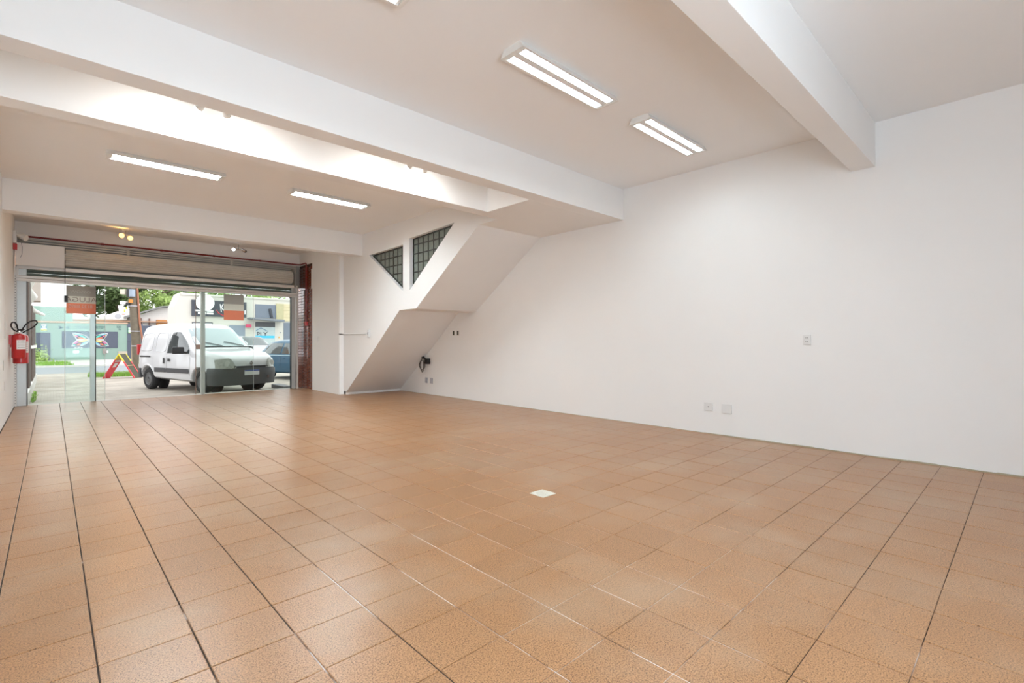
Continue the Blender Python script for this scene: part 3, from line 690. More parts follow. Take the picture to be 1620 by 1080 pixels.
MB().box(-1.2, .05, -.1, .9, 0, 5.2).build('brick_wall', mat('orange_brick', (.46, .22, .11), .85, var=.25, scale=7), e)
MB().box(.05, .30, -.2, .9, 2.75, 5.2).build('roof_fascia', mat('grey_board', (.42, .35, .32), .7), e)

# ------------------------------------------------------------------ vehicles
def interp(tab, x):
    if x <= tab[0][0]: return tab[0][1]
    for i in range(len(tab) - 1):
        if x <= tab[i+1][0]:
            x0, y0 = tab[i]; x1, y1 = tab[i+1]
            m0 = (y1-y0)/(x1-x0) if i == 0 else (y1 - tab[i-1][1])/(x1 - tab[i-1][0])
            m1 = (y1-y0)/(x1-x0) if i + 2 >= len(tab) else (tab[i+2][1] - y0)/(tab[i+2][0] - x0)
            if i > 0 and (y0 - tab[i-1][1])*(y1-y0) <= 0: m0 = 0
            if i + 2 < len(tab) and (tab[i+2][1]-y1)*(y1-y0) <= 0: m1 = 0
            h = x1-x0; t = (x-x0)/h
            return (2*t**3-3*t*t+1)*y0 + (t**3-2*t*t+t)*h*m0 + (-2*t**3+3*t*t)*y1 + (t**3-t*t)*h*m1
    return tab[-1][1]
class Hull:
    """car body: top line, half width, sill and shoulder as functions of x; sections lofted along x"""
    def __init__(s, top, half, sill, shoulder, roofin): s.top, s.half, s.sill, s.sh, s.ri = top, half, sill, shoulder, roofin
    def section(s, x):
        zt, w, zb = interp(s.top, x), interp(s.half, x), interp(s.sill, x); zs = min(s.sh, zt - .10); zm = zb + (zs-zb)*.5
        d = zt - zs; ri = s.ri if d > .3 else .12 + (s.ri-.12)*max(0, (d-.1)/.2)
        raw = [(0, zb), (w*.88, zb), (w*.97, zb+.05), (w*.995, zb+.14), (w, zm), (w*.99, zs), (w*(1-ri*.42), zs+d*.40), (w*(1-ri*.80), zs+d*.75), (w*(1-ri*1.15), zs+d*.92), (w*(1-ri*1.75), zs+d*.985), (w*.30, zt), (0, zt)]
        return raw
    def side_y(s, x, z):
        r_ = s.section(x)
        for i in range(3, len(r_)-1):
            if r_[i][1] <= z <= r_[i+1][1] and r_[i+1][1] > r_[i][1]:
                t = (z-r_[i][1])/(r_[i+1][1]-r_[i][1]); return r_[i][0] + (r_[i+1][0]-r_[i][0])*t
        return r_[-2][0]
    def mesh(s, x0, x1, n):
        vs = []; fs = []; m_ = None
        for i in range(n+1):
            t = i/n; t = .5 - .5*math.cos(math.pi*t)*(.55 + .45*abs(math.cos(math.pi*t))) if False else t
            x = x0 + (x1-x0)*t; h = s.section(x); rg = h + [(-y, z) for y, z in reversed(h[1:-1])]; m_ = len(rg)
            vs += [(x, y, z) for y, z in rg]
        for i in range(n):
            for k in range(m_): fs.append((i*m_+k, i*m_+(k+1) % m_, (i+1)*m_+(k+1) % m_, (i+1)*m_+k))
        fs += [tuple(range(m_))[::-1], tuple(n*m_+k for k in range(m_))]
        return vs, fs
    def side_patch(s, name, xa, xb, z0, z1, sgn, m, parent, off=.008, nz=8, nx=8, th=.006):
        """panel on the flank between xa(z) and xb(z)"""
        mb = MB(); vs = []; fs = []
        for j in range(nz+1):
            z = z0 + (z1-z0)*j/nz; a, b = xa(z), xb(z)
            for i in range(nx+1):
                x = a + (b-a)*i/nx; vs.append((x, sgn*(s.side_y(x, z)+off), z))
        for j in range(nz):
            for i in range(nx): k = j*(nx+1)+i; fs.append((k, k+1, k+nx+2, k+nx+1))
        return mb.add(vs, fs).build(name, m, parent, smooth=True)
    def top_patch(s, name, x0, x1, w0, w1, m, parent, off=.01, nx=10, ny=10):
        vs = []; fs = []
        for i in range(nx+1):
            t = i/nx; x = x0+(x1-x0)*t; w = w0+(w1-w0)*t; sec = s.section(x)[5:]
            for j in range(ny+1):
                y = -w+2*w*j/ny; a = abs(y); z = sec[-1][1]
                for q in range(len(sec)-1):
                    if sec[q+1][0] <= a <= sec[q][0]:
                        u = (a-sec[q][0])/(sec[q+1][0]-sec[q][0]+1e-9); z = sec[q][1]+(sec[q+1][1]-sec[q][1])*u; break
                vs.append((x, y, z+off))
        for i in range(nx):
            for j in range(ny): k = i*(ny+1)+j; fs.append((k, k+1, k+ny+2, k+ny+1))
        return MB().add(vs, fs).build(name, m, parent, smooth=True)
def cut_arches(o, arches, w):
    """round wheel openings cut out of the body"""
    tmp = []
    for (x, z, r_) in arches:
        for s in (-1, 1):
            c = MB().lathe([(r_, s*(w-.22)), (r_, s*(w+.2))], (x, 0, z), 'y', 28).build('cutter', M_BLACK); tmp.append(c)
            md = o.modifiers.new('arch', 'BOOLEAN'); md.object = c; md.operation = 'DIFFERENCE'; md.solver = 'EXACT'
    par = o.parent; o.parent = None
    bpy.context.view_layer.update()
    me = bpy.data.meshes.new_from_object(o.evaluated_get(bpy.context.evaluated_depsgraph_get()))
    o.modifiers.clear(); old = o.data; o.data = me; o.parent = par
    for c in tmp: bpy.data.objects.remove(c)
    me.materials.clear(); me.materials.append(old.materials[0])
    for p in me.polygons: p.use_smooth = True; p.material_index = 0
    try: me.set_sharp_from_angle(angle=R(40))
    except Exception: pass
M_TYRE = mat('tyre_rubber', (.022, .022, .024), .75); M_RIM = mat('steel_rim', (.16, .165, .17), .45, metal=.6); M_ARCH = mat('arch_liner', (.015, .015, .016), .9)
def wheel(parent, x, y, s, r_=.30, w=.185, m=M_RIM):
    W = MB().lathe([(r_*.55, -w/2), (r_*.86, -w/2), (r_*.97, -w*.36), (r_, -w*.22), (r_, w*.22), (r_*.97, w*.36), (r_*.86, w/2), (r_*.62, w/2), (r_*.58, w*.30), (r_*.3, w*.30)], (0, 0, 0), 'y', 32).build('wheel', M_TYRE, parent, smooth=True)
    W.location = (x, y, r_)
    if s < 0: W.rotation_euler = (0, 0, math.pi)
    rim = MB().lathe([(r_*.62, w*.40), (r_*.60, w*.47), (r_*.53, w*.34), (r_*.40, w*.30), (r_*.30, w*.42), (r_*.17, w*.45), (r_*.13, w*.40), (.001, w*.40)], (0, 0, 0), 'y', 32).build('rim', m, W, smooth=True)
    hol = MB()
    for k in range(8):
        a = 2*math.pi*k/8; hol.lathe([(.018, w*.30), (.018, w*.345)], (r_*.46*math.cos(a), 0, r_*.46*math.sin(a)), 'y', 8)
    hol.build('vent_holes', M_BLACK, W)['kind'] = 'stuff'
    return W

# --- white van
M_VAN = mat('white_van_paint', (.70, .71, .73), .22, var=.015, coat=.5); M_VANSHADE = mat('pressing_shade_grey', (.50, .51, .53), .35); M_BUMP = mat('grey_bumper_plastic', (.075, .075, .08), .6, var=.15)
M_CARGL = mat('car_glass', (.05, .065, .07), .05, var=.1, spec=.8, coat=.6)
M_SKYGL = mat('sky_toned_glass', (.30, .38, .40), .06, var=.12, scale=2, spec=.9, coat=.8)  # pale base colour stands in for sky reflected in the glass
M_LAMP = mat('headlamp_glass', (.42, .43, .40), .10, var=.35, scale=16, coat=.6)
van = empty('van', (2.753, 17.16, ZG), math.atan2(-.952, .304), label='white panel van parked nose to the shop, grey bumper', cat='van')
VH = Hull(top=[(-.64, 1.60), (-.56, 1.73), (-.30, 1.80), (.5, 1.835), (1.25, 1.82), (1.50, 1.77), (1.62, 1.70), (2.36, 1.16), (2.50, 1.115), (2.95, 1.04), (3.20, .965), (3.34, .88), (3.40, .78)],
          half=[(-.64, .72), (-.56, .79), (-.3, .815), (.5, .83), (2.4, .835), (2.9, .82), (3.15, .77), (3.30, .68), (3.40, .52)],
          sill=[(-.64, .34), (2.9, .27), (3.4, .30)], shoulder=.96, roofin=.20)
vb = MB().add(*VH.mesh(-.64, 3.40, 60)).build('body', M_VAN, van, smooth=45)
cut_arches(vb, [(0, .30, .36), (2.6, .30, .37)], .8)
for x in (0, 2.6):
    for s in (-1, 1):
        wheel(van, x, s*.715, s)
        MB().lathe([(.355, s*.42), (.355, s*.44)], (x, 0, .31), 'y', 24).build('arch_liner', M_ARCH, van)
ws = VH.top_patch('windscreen', 1.64, 2.31, .605, .735, M_SKYGL, van, off=.010)
MB().box(2.29, 2.335, -.72, .72, 1.175, 1.20).build('windscreen_seal', M_BLACK, van)
for y0, y1 in ((-.55, .02), (.05, .62)):
    MB().tube([(2.32, y0 + .45, 1.215), (2.20, y0 + .12, 1.30), (2.17, y0 - .02, 1.325)], .010, 6).build('wiper', M_BLACK, van)
for s in (-1, 1):
    # door window; its frame edges follow the raked pillar
    VH.side_patch('door_window', lambda z: 1.03 + .10*max(0, (z-1.0)/.55)**3, lambda z: 2.06 - .68*max(0, (z-1.04)/.6)**1.35, 1.02, 1.58, s, M_CARGL, van, off=.007)
    for xa_, xb_, za_, zb2 in ((.36, .93, 1.05, 1.56), (-.42, .20, 1.07, 1.55)):
        lp = []
        cx_, cz_, hx_, hz_ = (xa_+xb_)/2, (za_+zb2)/2, (xb_-xa_)/2, (zb2-za_)/2
        for i in range(41):
            a = 2*math.pi*i/40; c_, n_ = math.cos(a), math.sin(a)
            x = cx_ + hx_*math.copysign(abs(c_)**.35, c_); z = cz_ + hz_*math.copysign(abs(n_)**.35, n_); x += .10*(1 - (z-za_)/(zb2-za_))*(-.6 if xa_ < 0 and c_ < 0 else 0)
            lp.append((x, s*(VH.side_y(x, z) + .002), z))
        MB().tube(lp, .007, 6, caps=False).build('pressing_shade_line', M_VANSHADE, van, smooth=True)  # greyer loop paints the shade along the edge of the pressing
    VH.side_patch('rub_strip', lambda z: 1.02, lambda z: 2.10, .50, .62, s, M_BUMP, van, off=.018, nz=2)
    VH.side_patch('rub_strip', lambda z: .40, lambda z: 1.00, .50, .62, s, M_BUMP, van, off=.018, nz=2)
    VH.side_patch('sliding_rail', lambda z: -.46, lambda z: .16, .895, .935, s, M_DARKPL, van, off=.010, nz=1)
    for x in (1.005,): VH.side_patch('door_gap', lambda z, x=x: x, lambda z, x=x: x + .010, .36, 1.66, s, M_DARKPL, van, off=.004, nx=1)
    VH.side_patch('door_gap', lambda z: 2.13, lambda z: 2.138, .36, 1.0, s, M_DARKPL, van, off=.004, nx=1)
    VH.side_patch('door_gap', lambda z: .29, lambda z: .298, .66, 1.64, s, M_GREYPL, van, off=.004, nx=1)
    VH.side_patch('door_handle', lambda z: .85, lambda z: .93, .74, .89, s, M_DARKPL, van, off=.022, nz=2, nx=3)
    VH.side_patch('door_handle', lambda z: 1.08, lambda z: 1.20, .80, .88, s, M_DARKPL, van, off=.020, nz=2, nx=3)
    MB().box(-.13, .13, -.05, .05, -.09, .09).build('wing_mirror', M_DARKPL, van, bevel=.035, loc=(1.86, s*.97, 1.10), rot=(0, 0, s*R(-65)), smooth=True)
    MB().tube([(1.96, s*.79, 1.04), (1.90, s*.88, 1.05)], .03, 8).build('mirror_arm', M_DARKPL, van, smooth=True)
    # wheel arch flare
    pts = [(2.6 + .40*math.cos(a), s*(VH.side_y(2.6 + .40*math.cos(a), max(.45, .30 + .40*math.sin(a))) + .004), .30 + .40*math.sin(a)) for a in [R(8 + 164*i/14) for i in range(15)]]
    MB().tube(pts, .022, 8).build('arch_flare', M_VAN, van, smooth=True)
    pts = [(.39*math.cos(a), s*(VH.side_y(.39*math.cos(a), max(.45, .30 + .39*math.sin(a))) + .002), .30 + .39*math.sin(a)) for a in [R(8 + 164*i/14) for i in range(15)]]
    MB().tube(pts, .02, 8).build('arch_flare', M_VAN, van, smooth=True)
    # headlamp wrapped round the corner
    vs_, fs_ = [], []
    na, nh = 8, 4
    for i in range(na+1):
        t = i/na; y = .40 + .40*t
        x = 3.425 - .03*t - .36*max(0, (y-.44)/.36)**2.6*.55
        zt_ = .68 + .235*min(1, (t/.30)**.7) - .05*t*t; zb_ = .655
        for j in range(nh+1): vs_.append((x + .012 - .055*((j/nh)**1.5)*(zt_-.68)/.2, s*y, zb_ + (zt_-zb_)*j/nh))
    for i in range(na):
        for j in range(nh): k = i*(nh+1)+j; fs_.append((k, k+1, k+nh+2, k+nh+1))
    hl = MB().add(vs_, fs_).build('headlamp', M_LAMP, van, smooth=True)
    MB().lathe([(.055, -.01), (.075, .012), (.06, .016)], (3.380, s*.60, .77), 'x', 18).build('lamp_reflector', mat('lamp_silver', (.62, .63, .60), .2), hl, smooth=True)
    MB().box(-.06, 0, -.10, .10, 0, .3).build('rear_lamp', M_RED, van, bevel=.02, loc=(-.60, s*.70, .95))
# bumper: swept plan shape
def bumper(name, plan, sect, m, parent):
    vs, fs = [], []; k = len(sect)
    for i, (x, y, nx, ny) in enumerate(plan):
        for (o_, z) in sect: vs.append((x + nx*o_, y + ny*o_, z))
    for i in range(len(plan)-1):
        for j in range(k): fs.append((i*k+j, i*k+(j+1) % k, (i+1)*k+(j+1) % k, (i+1)*k+j))
    fs += [tuple(range(k))[::-1], tuple((len(plan)-1)*k+j for j in range(k))]
    return MB().add(vs, fs).build(name, m, parent, smooth=True)
def plan_curve(x0, xm, w, n=24, e=3.2):
    res = []
    for i in range(n+1):
        a = math.pi*(i/n) - math.pi/2; c, s_ = math.cos(a), math.sin(a)
        x = x0 + (xm-x0)*abs(c)**(2/e); y = w*math.copysign(abs(s_)**(2/e), s_)
        nx, ny = c, s_*.6; L = math.hypot(nx, ny); res.append((x, y, nx/L, ny/L))
    return res
SECT = [(-.06, .24), (0, .22), (.015, .30), (.012, .42), (.022, .46), (.022, .60), (0, .655), (-.08, .66)]
bumper('front_bumper', plan_curve(2.94, 3.43, .842), SECT, M_BUMP, van)
rb_ = [(-(x), y, -nx, ny) for x, y, nx, ny in plan_curve(.36, .70, .82)]
bumper('rear_bumper', rb_, [(-.06, .33), (.01, .31), (.02, .45), (.02, .58), (-.06, .60)], M_BUMP, van)
MB().box(3.415, 3.432, -.46, .46, .655, .705).build('grille', M_DARKPL, van, bevel=.004)
pl = MB().box(3.452, 3.462, -.20, .20, .47, .60).build('number_plate', mat('plate_grey', (.66, .66, .67), .5), van)
MB().box(3.462, 3.464, -.20, .20, .565, .60).build('plate_band', mat('plate_blue', (.10, .14, .36), .5), pl)
MB().prism([(0, .065), (.042, 0), (0, -.065), (-.042, 0)], 'x', 3.40, 3.428, holes=[[(0, .036), (.022, 0), (0, -.036), (-.022, 0)]]).build('diamond_badge', M_CHROME, van, loc=(.004, 0, .775))
MB().tube([(3.44, .46, .40), (3.455, .46, .40)], .035, 12).build('tow_eye', M_CHROME, van)
MB().tube([(1.5, -.15, 1.79), (1.46, -.17, 1.87)], .006, 6).build('aerial', M_BLACK, van)
# seats and wheel darkness behind the door glass stay implied by the dark glazing

# --- hatchbacks
def hatch(loc, rz, paint, label, H=1.40, L0=-.70, L1=3.05, wb_=2.45, name='car', wagon=False):
    e = empty(name, loc, rz, label=label, cat='car')
    k = H/1.40
    if not wagon:
        top = [(L0, .86*k), (L0+.12, .98*k), (L0+.38, 1.22*k), (L0+.75, 1.36*k), (.75, 1.40*k), (1.15, 1.375*k), (1.95, .95*k), (2.15, .91*k), (2.7, .82*k), (L1-.12, .70*k), (L1, .56*k)]
    else:
        top = [(L0, 1.1*k), (L0+.10, 1.26*k), (L0+.35, 1.36*k), (.6, 1.40*k), (1.15, 1.38*k), (1.30, 1.35*k), (1.95, .98*k), (2.15, .94*k), (2.7, .86*k), (L1-.12, .74*k), (L1, .58*k)]
    hl = Hull(top, [(L0, .62), (L0+.2, .76), (.4, .82), (2.0, .82), (2.6, .78), (L1-.1, .66), (L1, .48)], [(L0, .30), (0, .22), (L1, .24)], .86*k, .26)
    b = MB().add(*hl.mesh(L0, L1, 50)).build('body', paint, e, smooth=45)
    cut_arches(b, [(0, .29, .34), (wb_, .29, .34)], .8)
    for x in (0, wb_):
        for s in (-1, 1): wheel(e, x, s*.70, s, r_=.29, m=M_CHROME)
    hl.top_patch('windscreen', 1.20, 1.90, .54, .66, M_CARGL if wagon else M_SKYGL, e)
    hl.top_patch('rear_window', L0+.16, L0+.60, .58, .52, M_SKYGL, e)
    for s in (-1, 1):
        z0, z1 = .90*k, 1.27*k
        hl.side_patch('side_window', lambda z: .78, lambda z: 1.80 - .72*((z-z0)/(z1-z0))**1.1, z0, z1, s, M_CARGL, e, off=.006)
        hl.side_patch('side_window', lambda z: (L0+.42 + .18*((z-z0)/(z1-z0))) if not wagon else L0+.3, lambda z: .70, z0, z1, s, M_CARGL, e, off=.006)
        hl.side_patch('door_gap', lambda z: .735, lambda z: .745, .32, .86*k, s, M_DARKPL, e, off=.004, nx=1)
        hl.side_patch('belt_trim', lambda z: L0+.4, lambda z: 1.95, .835*k, .862*k, s, mat('pale_trim', (.45, .62, .72), .25), e, off=.008, nz=1, nx=14)
        hl.side_patch('door_handle', lambda z: .80, lambda z: .96, .72*k, .76*k, s, paint, e, off=.02, nz=1, nx=3)
        hl.side_patch('sill_strip', lambda z: .40, lambda z: 2.0, .26, .33, s, M_BUMP, e, off=.01, nz=1, nx=14)
        MB().box(-.10, .10, -.05, .05, -.06, .06).build('wing_mirror', paint, e, bevel=.025, loc=(1.62, s*.90, .97*k), rot=(0, 0, s*R(-65)))
        MB().box(-.03, .03, -.12, .12, -.06, .06).build('headlamp', M_LAMP, e, bevel=.02, loc=(L1-.10, s*.50, .60*k))
        MB().box(-.03, .03, -.10, .10, -.08, .08).build('rear_lamp', M_RED, e, bevel=.02, loc=(L0+.05, s*.55, .80*k))
    bumper('front_bumper', plan_curve(L1-.45, L1+.05, .80), [(-.06, .22), (0, .20), (.02, .34), (.0, .48), (-.08, .50)], paint, e)
    bumper('rear_bumper', [(-x, y, -nx, ny) for x, y, nx, ny in plan_curve(-L0-.35, -L0+.04, .80)], [(-.06, .26), (0, .24), (.02, .40), (.0, .54), (-.08, .56)], paint, e)
    return e
nose = math.atan2(-.952, .304)
M_BLUE = mat('blue_metallic_paint', (.004, .075, .15), .3, metal=.1, var=.1, coat=.25)
hatch((6.41, 18.98, ZG), nose, M_BLUE, 'metallic blue hatchback parked beside the white van')
hatch((7.50, 29.94, ZG - .10), nose, mat('silver_paint', (.48, .50, .53), .25, metal=.4, coat=.5), 'silver estate car behind the blue hatchback', H=1.72, wagon=True)
tag(box('wheel_stop', (4.62, 4.86, 13.9, 15.0, ZG, ZG + .11), mat('grey_stop', (.22, .22, .23), .8), bevel=.02), 'dark grey concrete wheel stop on the forecourt', 'wheel stop')

# ------------------------------------------------------------------ street furniture
fw = Vector((math.sin(YAW), math.cos(YAW), 0)); rt = Vector((math.cos(YAW), -math.sin(YAW), 0))
e = empty('sidewalk_sign', (1.90, 22.70, ZG), math.atan2(-.50, .86), label='folding yellow and red sidewalk sign standing open on the grass', cat='sign')
M_YEL = mat('sign_yellow', (.80, .68, .05), .5); M_SRED = mat('sign_red', (.70, .04, .06), .5)
def leaf_board(s):
    hgt, sp, wd = .86, .44, .48
    L = math.hypot(hgt, sp); g = MB()
    o = MB().box(-wd/2, wd/2, -.012, .012, 0, L).build('board', M_SRED if s < 0 else mat('board_back', (.07, .065, .04), .8), e)
    o.location = (s*sp, 0, 0); o.rotation_euler = (0, s*-math.atan2(sp, hgt)*1.0, 0)
    return o
def slab_between(p0, p1, wd, th, name, m, parent):
    """board of width wd along local y between two points of the xz plane"""
    (x0, z0), (x1, z1) = p0, p1; L = math.hypot(x1-x0, z1-z0); nx, nz = -(z1-z0)/L*th/2, (x1-x0)/L*th/2
    return MB().prism([(x0+nx, z0+nz), (x1+nx, z1+nz), (x1-nx, z1-nz), (x0-nx, z0-nz)], 'y', wd[0], wd[1]).build(name, m, parent)
ap = (0, .88)
b1 = slab_between((-.50, 0), (-.115, .68), (-.23, .23), .02, 'front_board', M_SRED, e); b1y = slab_between((-.115, .68), ap, (-.24, .24), .024, 'front_header', M_YEL, e)
slab_between((-.40, .20), (-.13, .66), (-.19, .19), .026, 'front_print', mat('sign_pink_print', (.86, .42, .42), .5), e)
slab_between((-.28, .40), (-.19, .55), (-.10, .10), .032, 'print_disc', M_WHITE, e); slab_between((-.16, .60), (-.13, .655), (-.16, .16), .032, 'print_line', M_WHITE, e)
slab_between((.50, 0), (0.0, .88), (-.20, .20), .018, 'rear_board', mat('board_back', (.07, .065, .04), .8), e)
for y in (-.23, .23):
    slab_between((.50, 0), (.16, .60), (y - .02, y + .02), .035, 'frame_leg', M_SRED, e); slab_between((.16, .60), (0, .88), (y - .02, y + .02), .035, 'frame_leg', M_YEL, e)
slab_between((.24, .46), (.25, .44), (-.22, .22), .05, 'cross_brace', mat('raw_pine', (.55, .42, .22), .7), e)

e = empty('utility_pole', (2.62, 25.1, ZG), label='leaning wooden utility pole with meter boxes and cables behind the van', cat='utility pole')
lean = lambda z: tuple(rt * (-.24*z/3.5)) [:2]
P = lambda z: (lean(z)[0], lean(z)[1], z)
MB().tube([P(0), P(2), P(4), P(8)], [.165, .155, .145, .12], 14).build('pole', mat('weathered_wood', (.16, .135, .10), .85, var=.3, scale=8), e, smooth=True)
q = rt*.20
MB().tube([(q.x + P(z)[0] + rt.x*(.10 if z < 2 else 0), q.y + P(z)[1] + rt.y*(.10 if z < 2 else 0), z) for z in (0, 1, 2.1, 4, 7)], .035, 8).build('cable_duct', mat('rust_pipe', (.36, .15, .09), .7), e, smooth=True)
def ppart(name, along, z, w, d, h, m, fwd=-.16):
    c = rt*along + fw*fwd; x, y = P(z)[0] + c.x, P(z)[1] + c.y
    MB().box(-w/2, w/2, -d/2, d/2, -h/2, h/2).build(name, m, e, bevel=.01, loc=(x, y, z), rot=(0, 0, -YAW))
ppart('meter_box', -.24, 3.35, .19, .15, .20, mat('cream_box', (.70, .66, .55), .6)); ppart('meter_box', .10, 3.30, .14, .16, .30, mat('blue_grey_box', (.33, .40, .50), .5)); ppart('fuse_box', -.02, 3.3, .12, .14, .35, M_DARKPL)
ppart('street_lamp', -.26, 2.90, .22, .16, .13, M_WHITE); ppart('orange_cap', .02, 2.97, .12, .08, .14, mat('orange_plastic', (.75, .28, .06), .5)); ppart('bracket', -.10, 2.85, .16, .12, .10, M_DARKPL)
ppart('yellow_tag', -.18, 2.68, .07, .02, .10, M_YEL); ppart('yellow_tag', -.27, 2.58, .05, .02, .12, M_YEL)
for z in (1.15, 1.75, 2.78): MB().lathe([(.17, -.02), (.17, .02)], P(z), n=14).build('steel_band', M_GREYPL, e)
slab = None
MB().tube([(-.35*rt.x + .1, -.35*rt.y + .1, 0), (P(1.6)[0] - .12*rt.x, P(1.6)[1] - .12*rt.y, 1.6)], .05, 8).build('prop', mat('pale_timber', (.55, .44, .30), .8), e)
for i, z in enumerate((5.9, 6.15, 6.4)):
    tag(MB().tube([(-30, 27.2, z + .9), (-18, 26.3, z + .25), (-6, 25.5, z - .1), (2.2, 25.2, z), (12, 25.0, z - .3), (25, 25.4, z)], .012, 5).build('overhead_wire', M_BLACK), ('lowest', 'middle', 'topmost')[i] + ' black overhead wire running along the street at the pole', 'wire', 'overhead street wires')

# ------------------------------------------------------------------ mint green building
ge = empty('green_building', (0, 48, ZG - .02), label='mint green building with a coloured butterfly mural across the street', cat='building')
M_MINT = mat('mint_paint', (.27, .385, .335), .8, var=.05, scale=2); M_NAVY = mat('navy_panel', (.085, .10, .14), .6, var=.08); M_NAVYT = mat('navy_letters', (.10, .16, .18), .6)
GZ = -(ZG - .02)
MB().box(-9, 4.32, 0, .5, 0, 2.74).build('wall', M_MINT, ge); MB().box(-9, 4.36, -.06, .2, 2.70, 2.80).build('coping', mat('brick_coping', (.55, .38, .28), .8, var=.3, scale=4), ge)
MB().box(-9, 1.2, .1, .5, 2.74, 3.85).build('upper_wall', M_MINT, ge)
gw = MB().box(-.74, .0, -.04, .02, .02, 1.98).build('gate', M_NAVY, ge); MB().box(-.74, .0, -.05, -.04, 1.0, 1.02).build('gate_rail', M_DARKPL, gw)
g2 = MB().box(4.32, 5.28, -.05, .05, 0, 2.74).build('gate', M_NAVY, ge); MB().box(4.32, 5.28, -.06, -.05, 1.30, 1.32).build('gate_rail', M_DARKPL, g2)
MB().box(5.28, 7.4, -.05, .05, 0, 2.6).build('gate', M_NAVY, ge)
mu = MB().box(.60, 3.74, -.045, .01, .87, 2.09).build('mural_panel', M_NAVY, ge)
MB().box(3.78, 4.32, -.05, .01, .0, .60).build('stone_patch', mat('beige_stone', (.50, .44, .36), .8, var=.15), ge)
# butterfly: four wings with coloured cells, mirrored about x=2.16
def outline(pts, n=6):
    res = []
    for i in range(len(pts)):
        p0, p1, p2, p3 = pts[i-1], pts[i], pts[(i+1) % len(pts)], pts[(i+2) % len(pts)]
        for k in range(n):
            t = k/n; res.append(tuple(.5*((2*p1[c]) + (-p0[c]+p2[c])*t + (2*p0[c]-5*p1[c]+4*p2[c]-p3[c])*t*t + (-p0[c]+3*p1[c]-3*p2[c]+p3[c])*t**3) for c in (0, 1)))
    return res
def wingpoly(name, pts, y, m, sx, smooth=True, par=mu):
    q = outline(pts) if smooth else pts
    MB().prism([(2.16 + sx*x, 1.47 + z) for x, z in q], 'y', y - .006, y).build(name, m, par)
def ell(cx, cz, a, b, rot, n=14):
    c, s_ = math.cos(R(rot)), math.sin(R(rot)); return [(cx + a*math.cos(2*math.pi*i/n)*c - b*math.sin(2*math.pi*i/n)*s_, cz + a*math.cos(2*math.pi*i/n)*s_ + b*math.sin(2*math.pi*i/n)*c) for i in range(n)]
UP = [(.03, .03), (.25, .32), (.60, .46), (1.0, .51), (.92, .28), (.74, .0)]
LO = [(.03, -.03), (.74, 0), (.95, -.22), (1.06, -.46), (.60, -.50), (.22, -.30)]
Mw = mat('mural_white', (.85, .85, .85), .6); Md = mat('mural_dark', (.07, .06, .09), .6)
cells_ = [('mural_blue', (.25, .55, .75), ell(.72, .40, .18, .05, 16)), ('mural_teal', (.10, .55, .47), ell(.42, .24, .22, .06, 32)), ('mural_pink', (.75, .15, .40), ell(.78, .28, .08, .05, 30)), ('mural_orange', (.80, .22, .12), ell(.46, .11, .26, .055, 12)), ('mural_yellow', (.85, .62, .22), ell(.84, .33, .07, .03, 30)),
          ('mural_yellow', (.85, .62, .22), ell(.42, -.09, .27, .065, -14)), ('mural_pink', (.75, .15, .40), ell(.80, -.20, .13, .06, -38)), ('mural_orange', (.80, .22, .12), ell(.64, -.33, .12, .055, -22)), ('mural_blue', (.25, .55, .75), ell(.36, -.26, .24, .06, -32)), ('mural_teal', (.10, .55, .47), ell(.90, -.38, .07, .04, -40))]
for sx in (-1, 1):
    for W_ in (UP, LO):
        wingpoly('wing_outline', W_, -.046, Mw, sx, False); c_ = (sum(p[0] for p in W_)/6, sum(p[1] for p in W_)/6)
        wingpoly('wing_field', [(c_[0] + (x-c_[0])*.90, c_[1] + (z-c_[1])*.85) for x, z in W_], -.052, Md, sx, False)
    for nm, cl, pts in cells_: wingpoly('wing_cell', pts, -.058, mat(nm, cl, .6), sx, False)
MB().prism(ell(2.16, 1.47, .045, .40, 0), 'y', -.07, -.05).build('butterfly_body', Mw, mu)
MB().prism(ell(2.40, 1.98, .06, .05, 0), 'y', -.06, -.045).build('mural_dot', Mw, mu)
text_mesh('lettering', 'LIBELLULA ARTEM', .27, M_NAVYT, ge, (2.15, -.01, 2.40), (R(90), 0, 0), .01, sx=.78)
text_mesh('lettering', '233', .20, M_NAVYT, ge, (3.82, -.01, 2.46), (R(90), 0, 0), .01); text_mesh('lettering', '04', .16, M_NAVYT, ge, (3.88, -.01, 2.28), (R(90), 0, 0), .01)
for sx in (-1, 1): MB().prism([(.72 + sx*x, 2.37 + z) for x, z in ((.03, 0), (.32, .13), (.26, 0), (.32, -.12), (.14, -.09))], 'y', -.02, 0).build('butterfly_emblem', M_NAVYT, ge)
def notice(x, z, m):
    b = MB().box(x - .16, x + .16, -.02, 0, z - .22, z + .22).build('notice_board', mat('notice_green', (.04, .30, .14), .5) if m else mat('notice_blue', (.12, .27, .33), .5), ge)
    MB().box(x - .13, x + .13, -.026, -.02, z + .10, z + .19).build('notice_band', M_WHITE, b); MB().box(x - .08, x + .08, -.026, -.02, z - .04, z + .05).build('notice_band', M_WHITE, b)
    MB().box(x - .14, x + .14, -.026, -.02, z - .15, z - .07).build('notice_band', M_WHITE, b); MB().box(x - .16, x + .16, -.026, -.02, z - .22, z - .18).build('notice_band', M_YEL, b)
notice(-.34, 2.36, 0)
nb = empty('gate_notice', (4.51, 47.94, 2.06), label='green and white notice board fixed on the dark gate', cat='sign')
MB().box(-.15, .15, -.02, .0, -.22, .22).build('board', mat('notice_green', (.04, .30, .14), .5), nb)
for z0, z1, m in ((.12, .2, M_WHITE), (-.03, .05, M_WHITE), (-.15, -.06, M_WHITE), (-.22, -.18, M_YEL)): MB().box(-.12, .12, -.026, -.02, z0, z1).build('printed_band', m, nb)
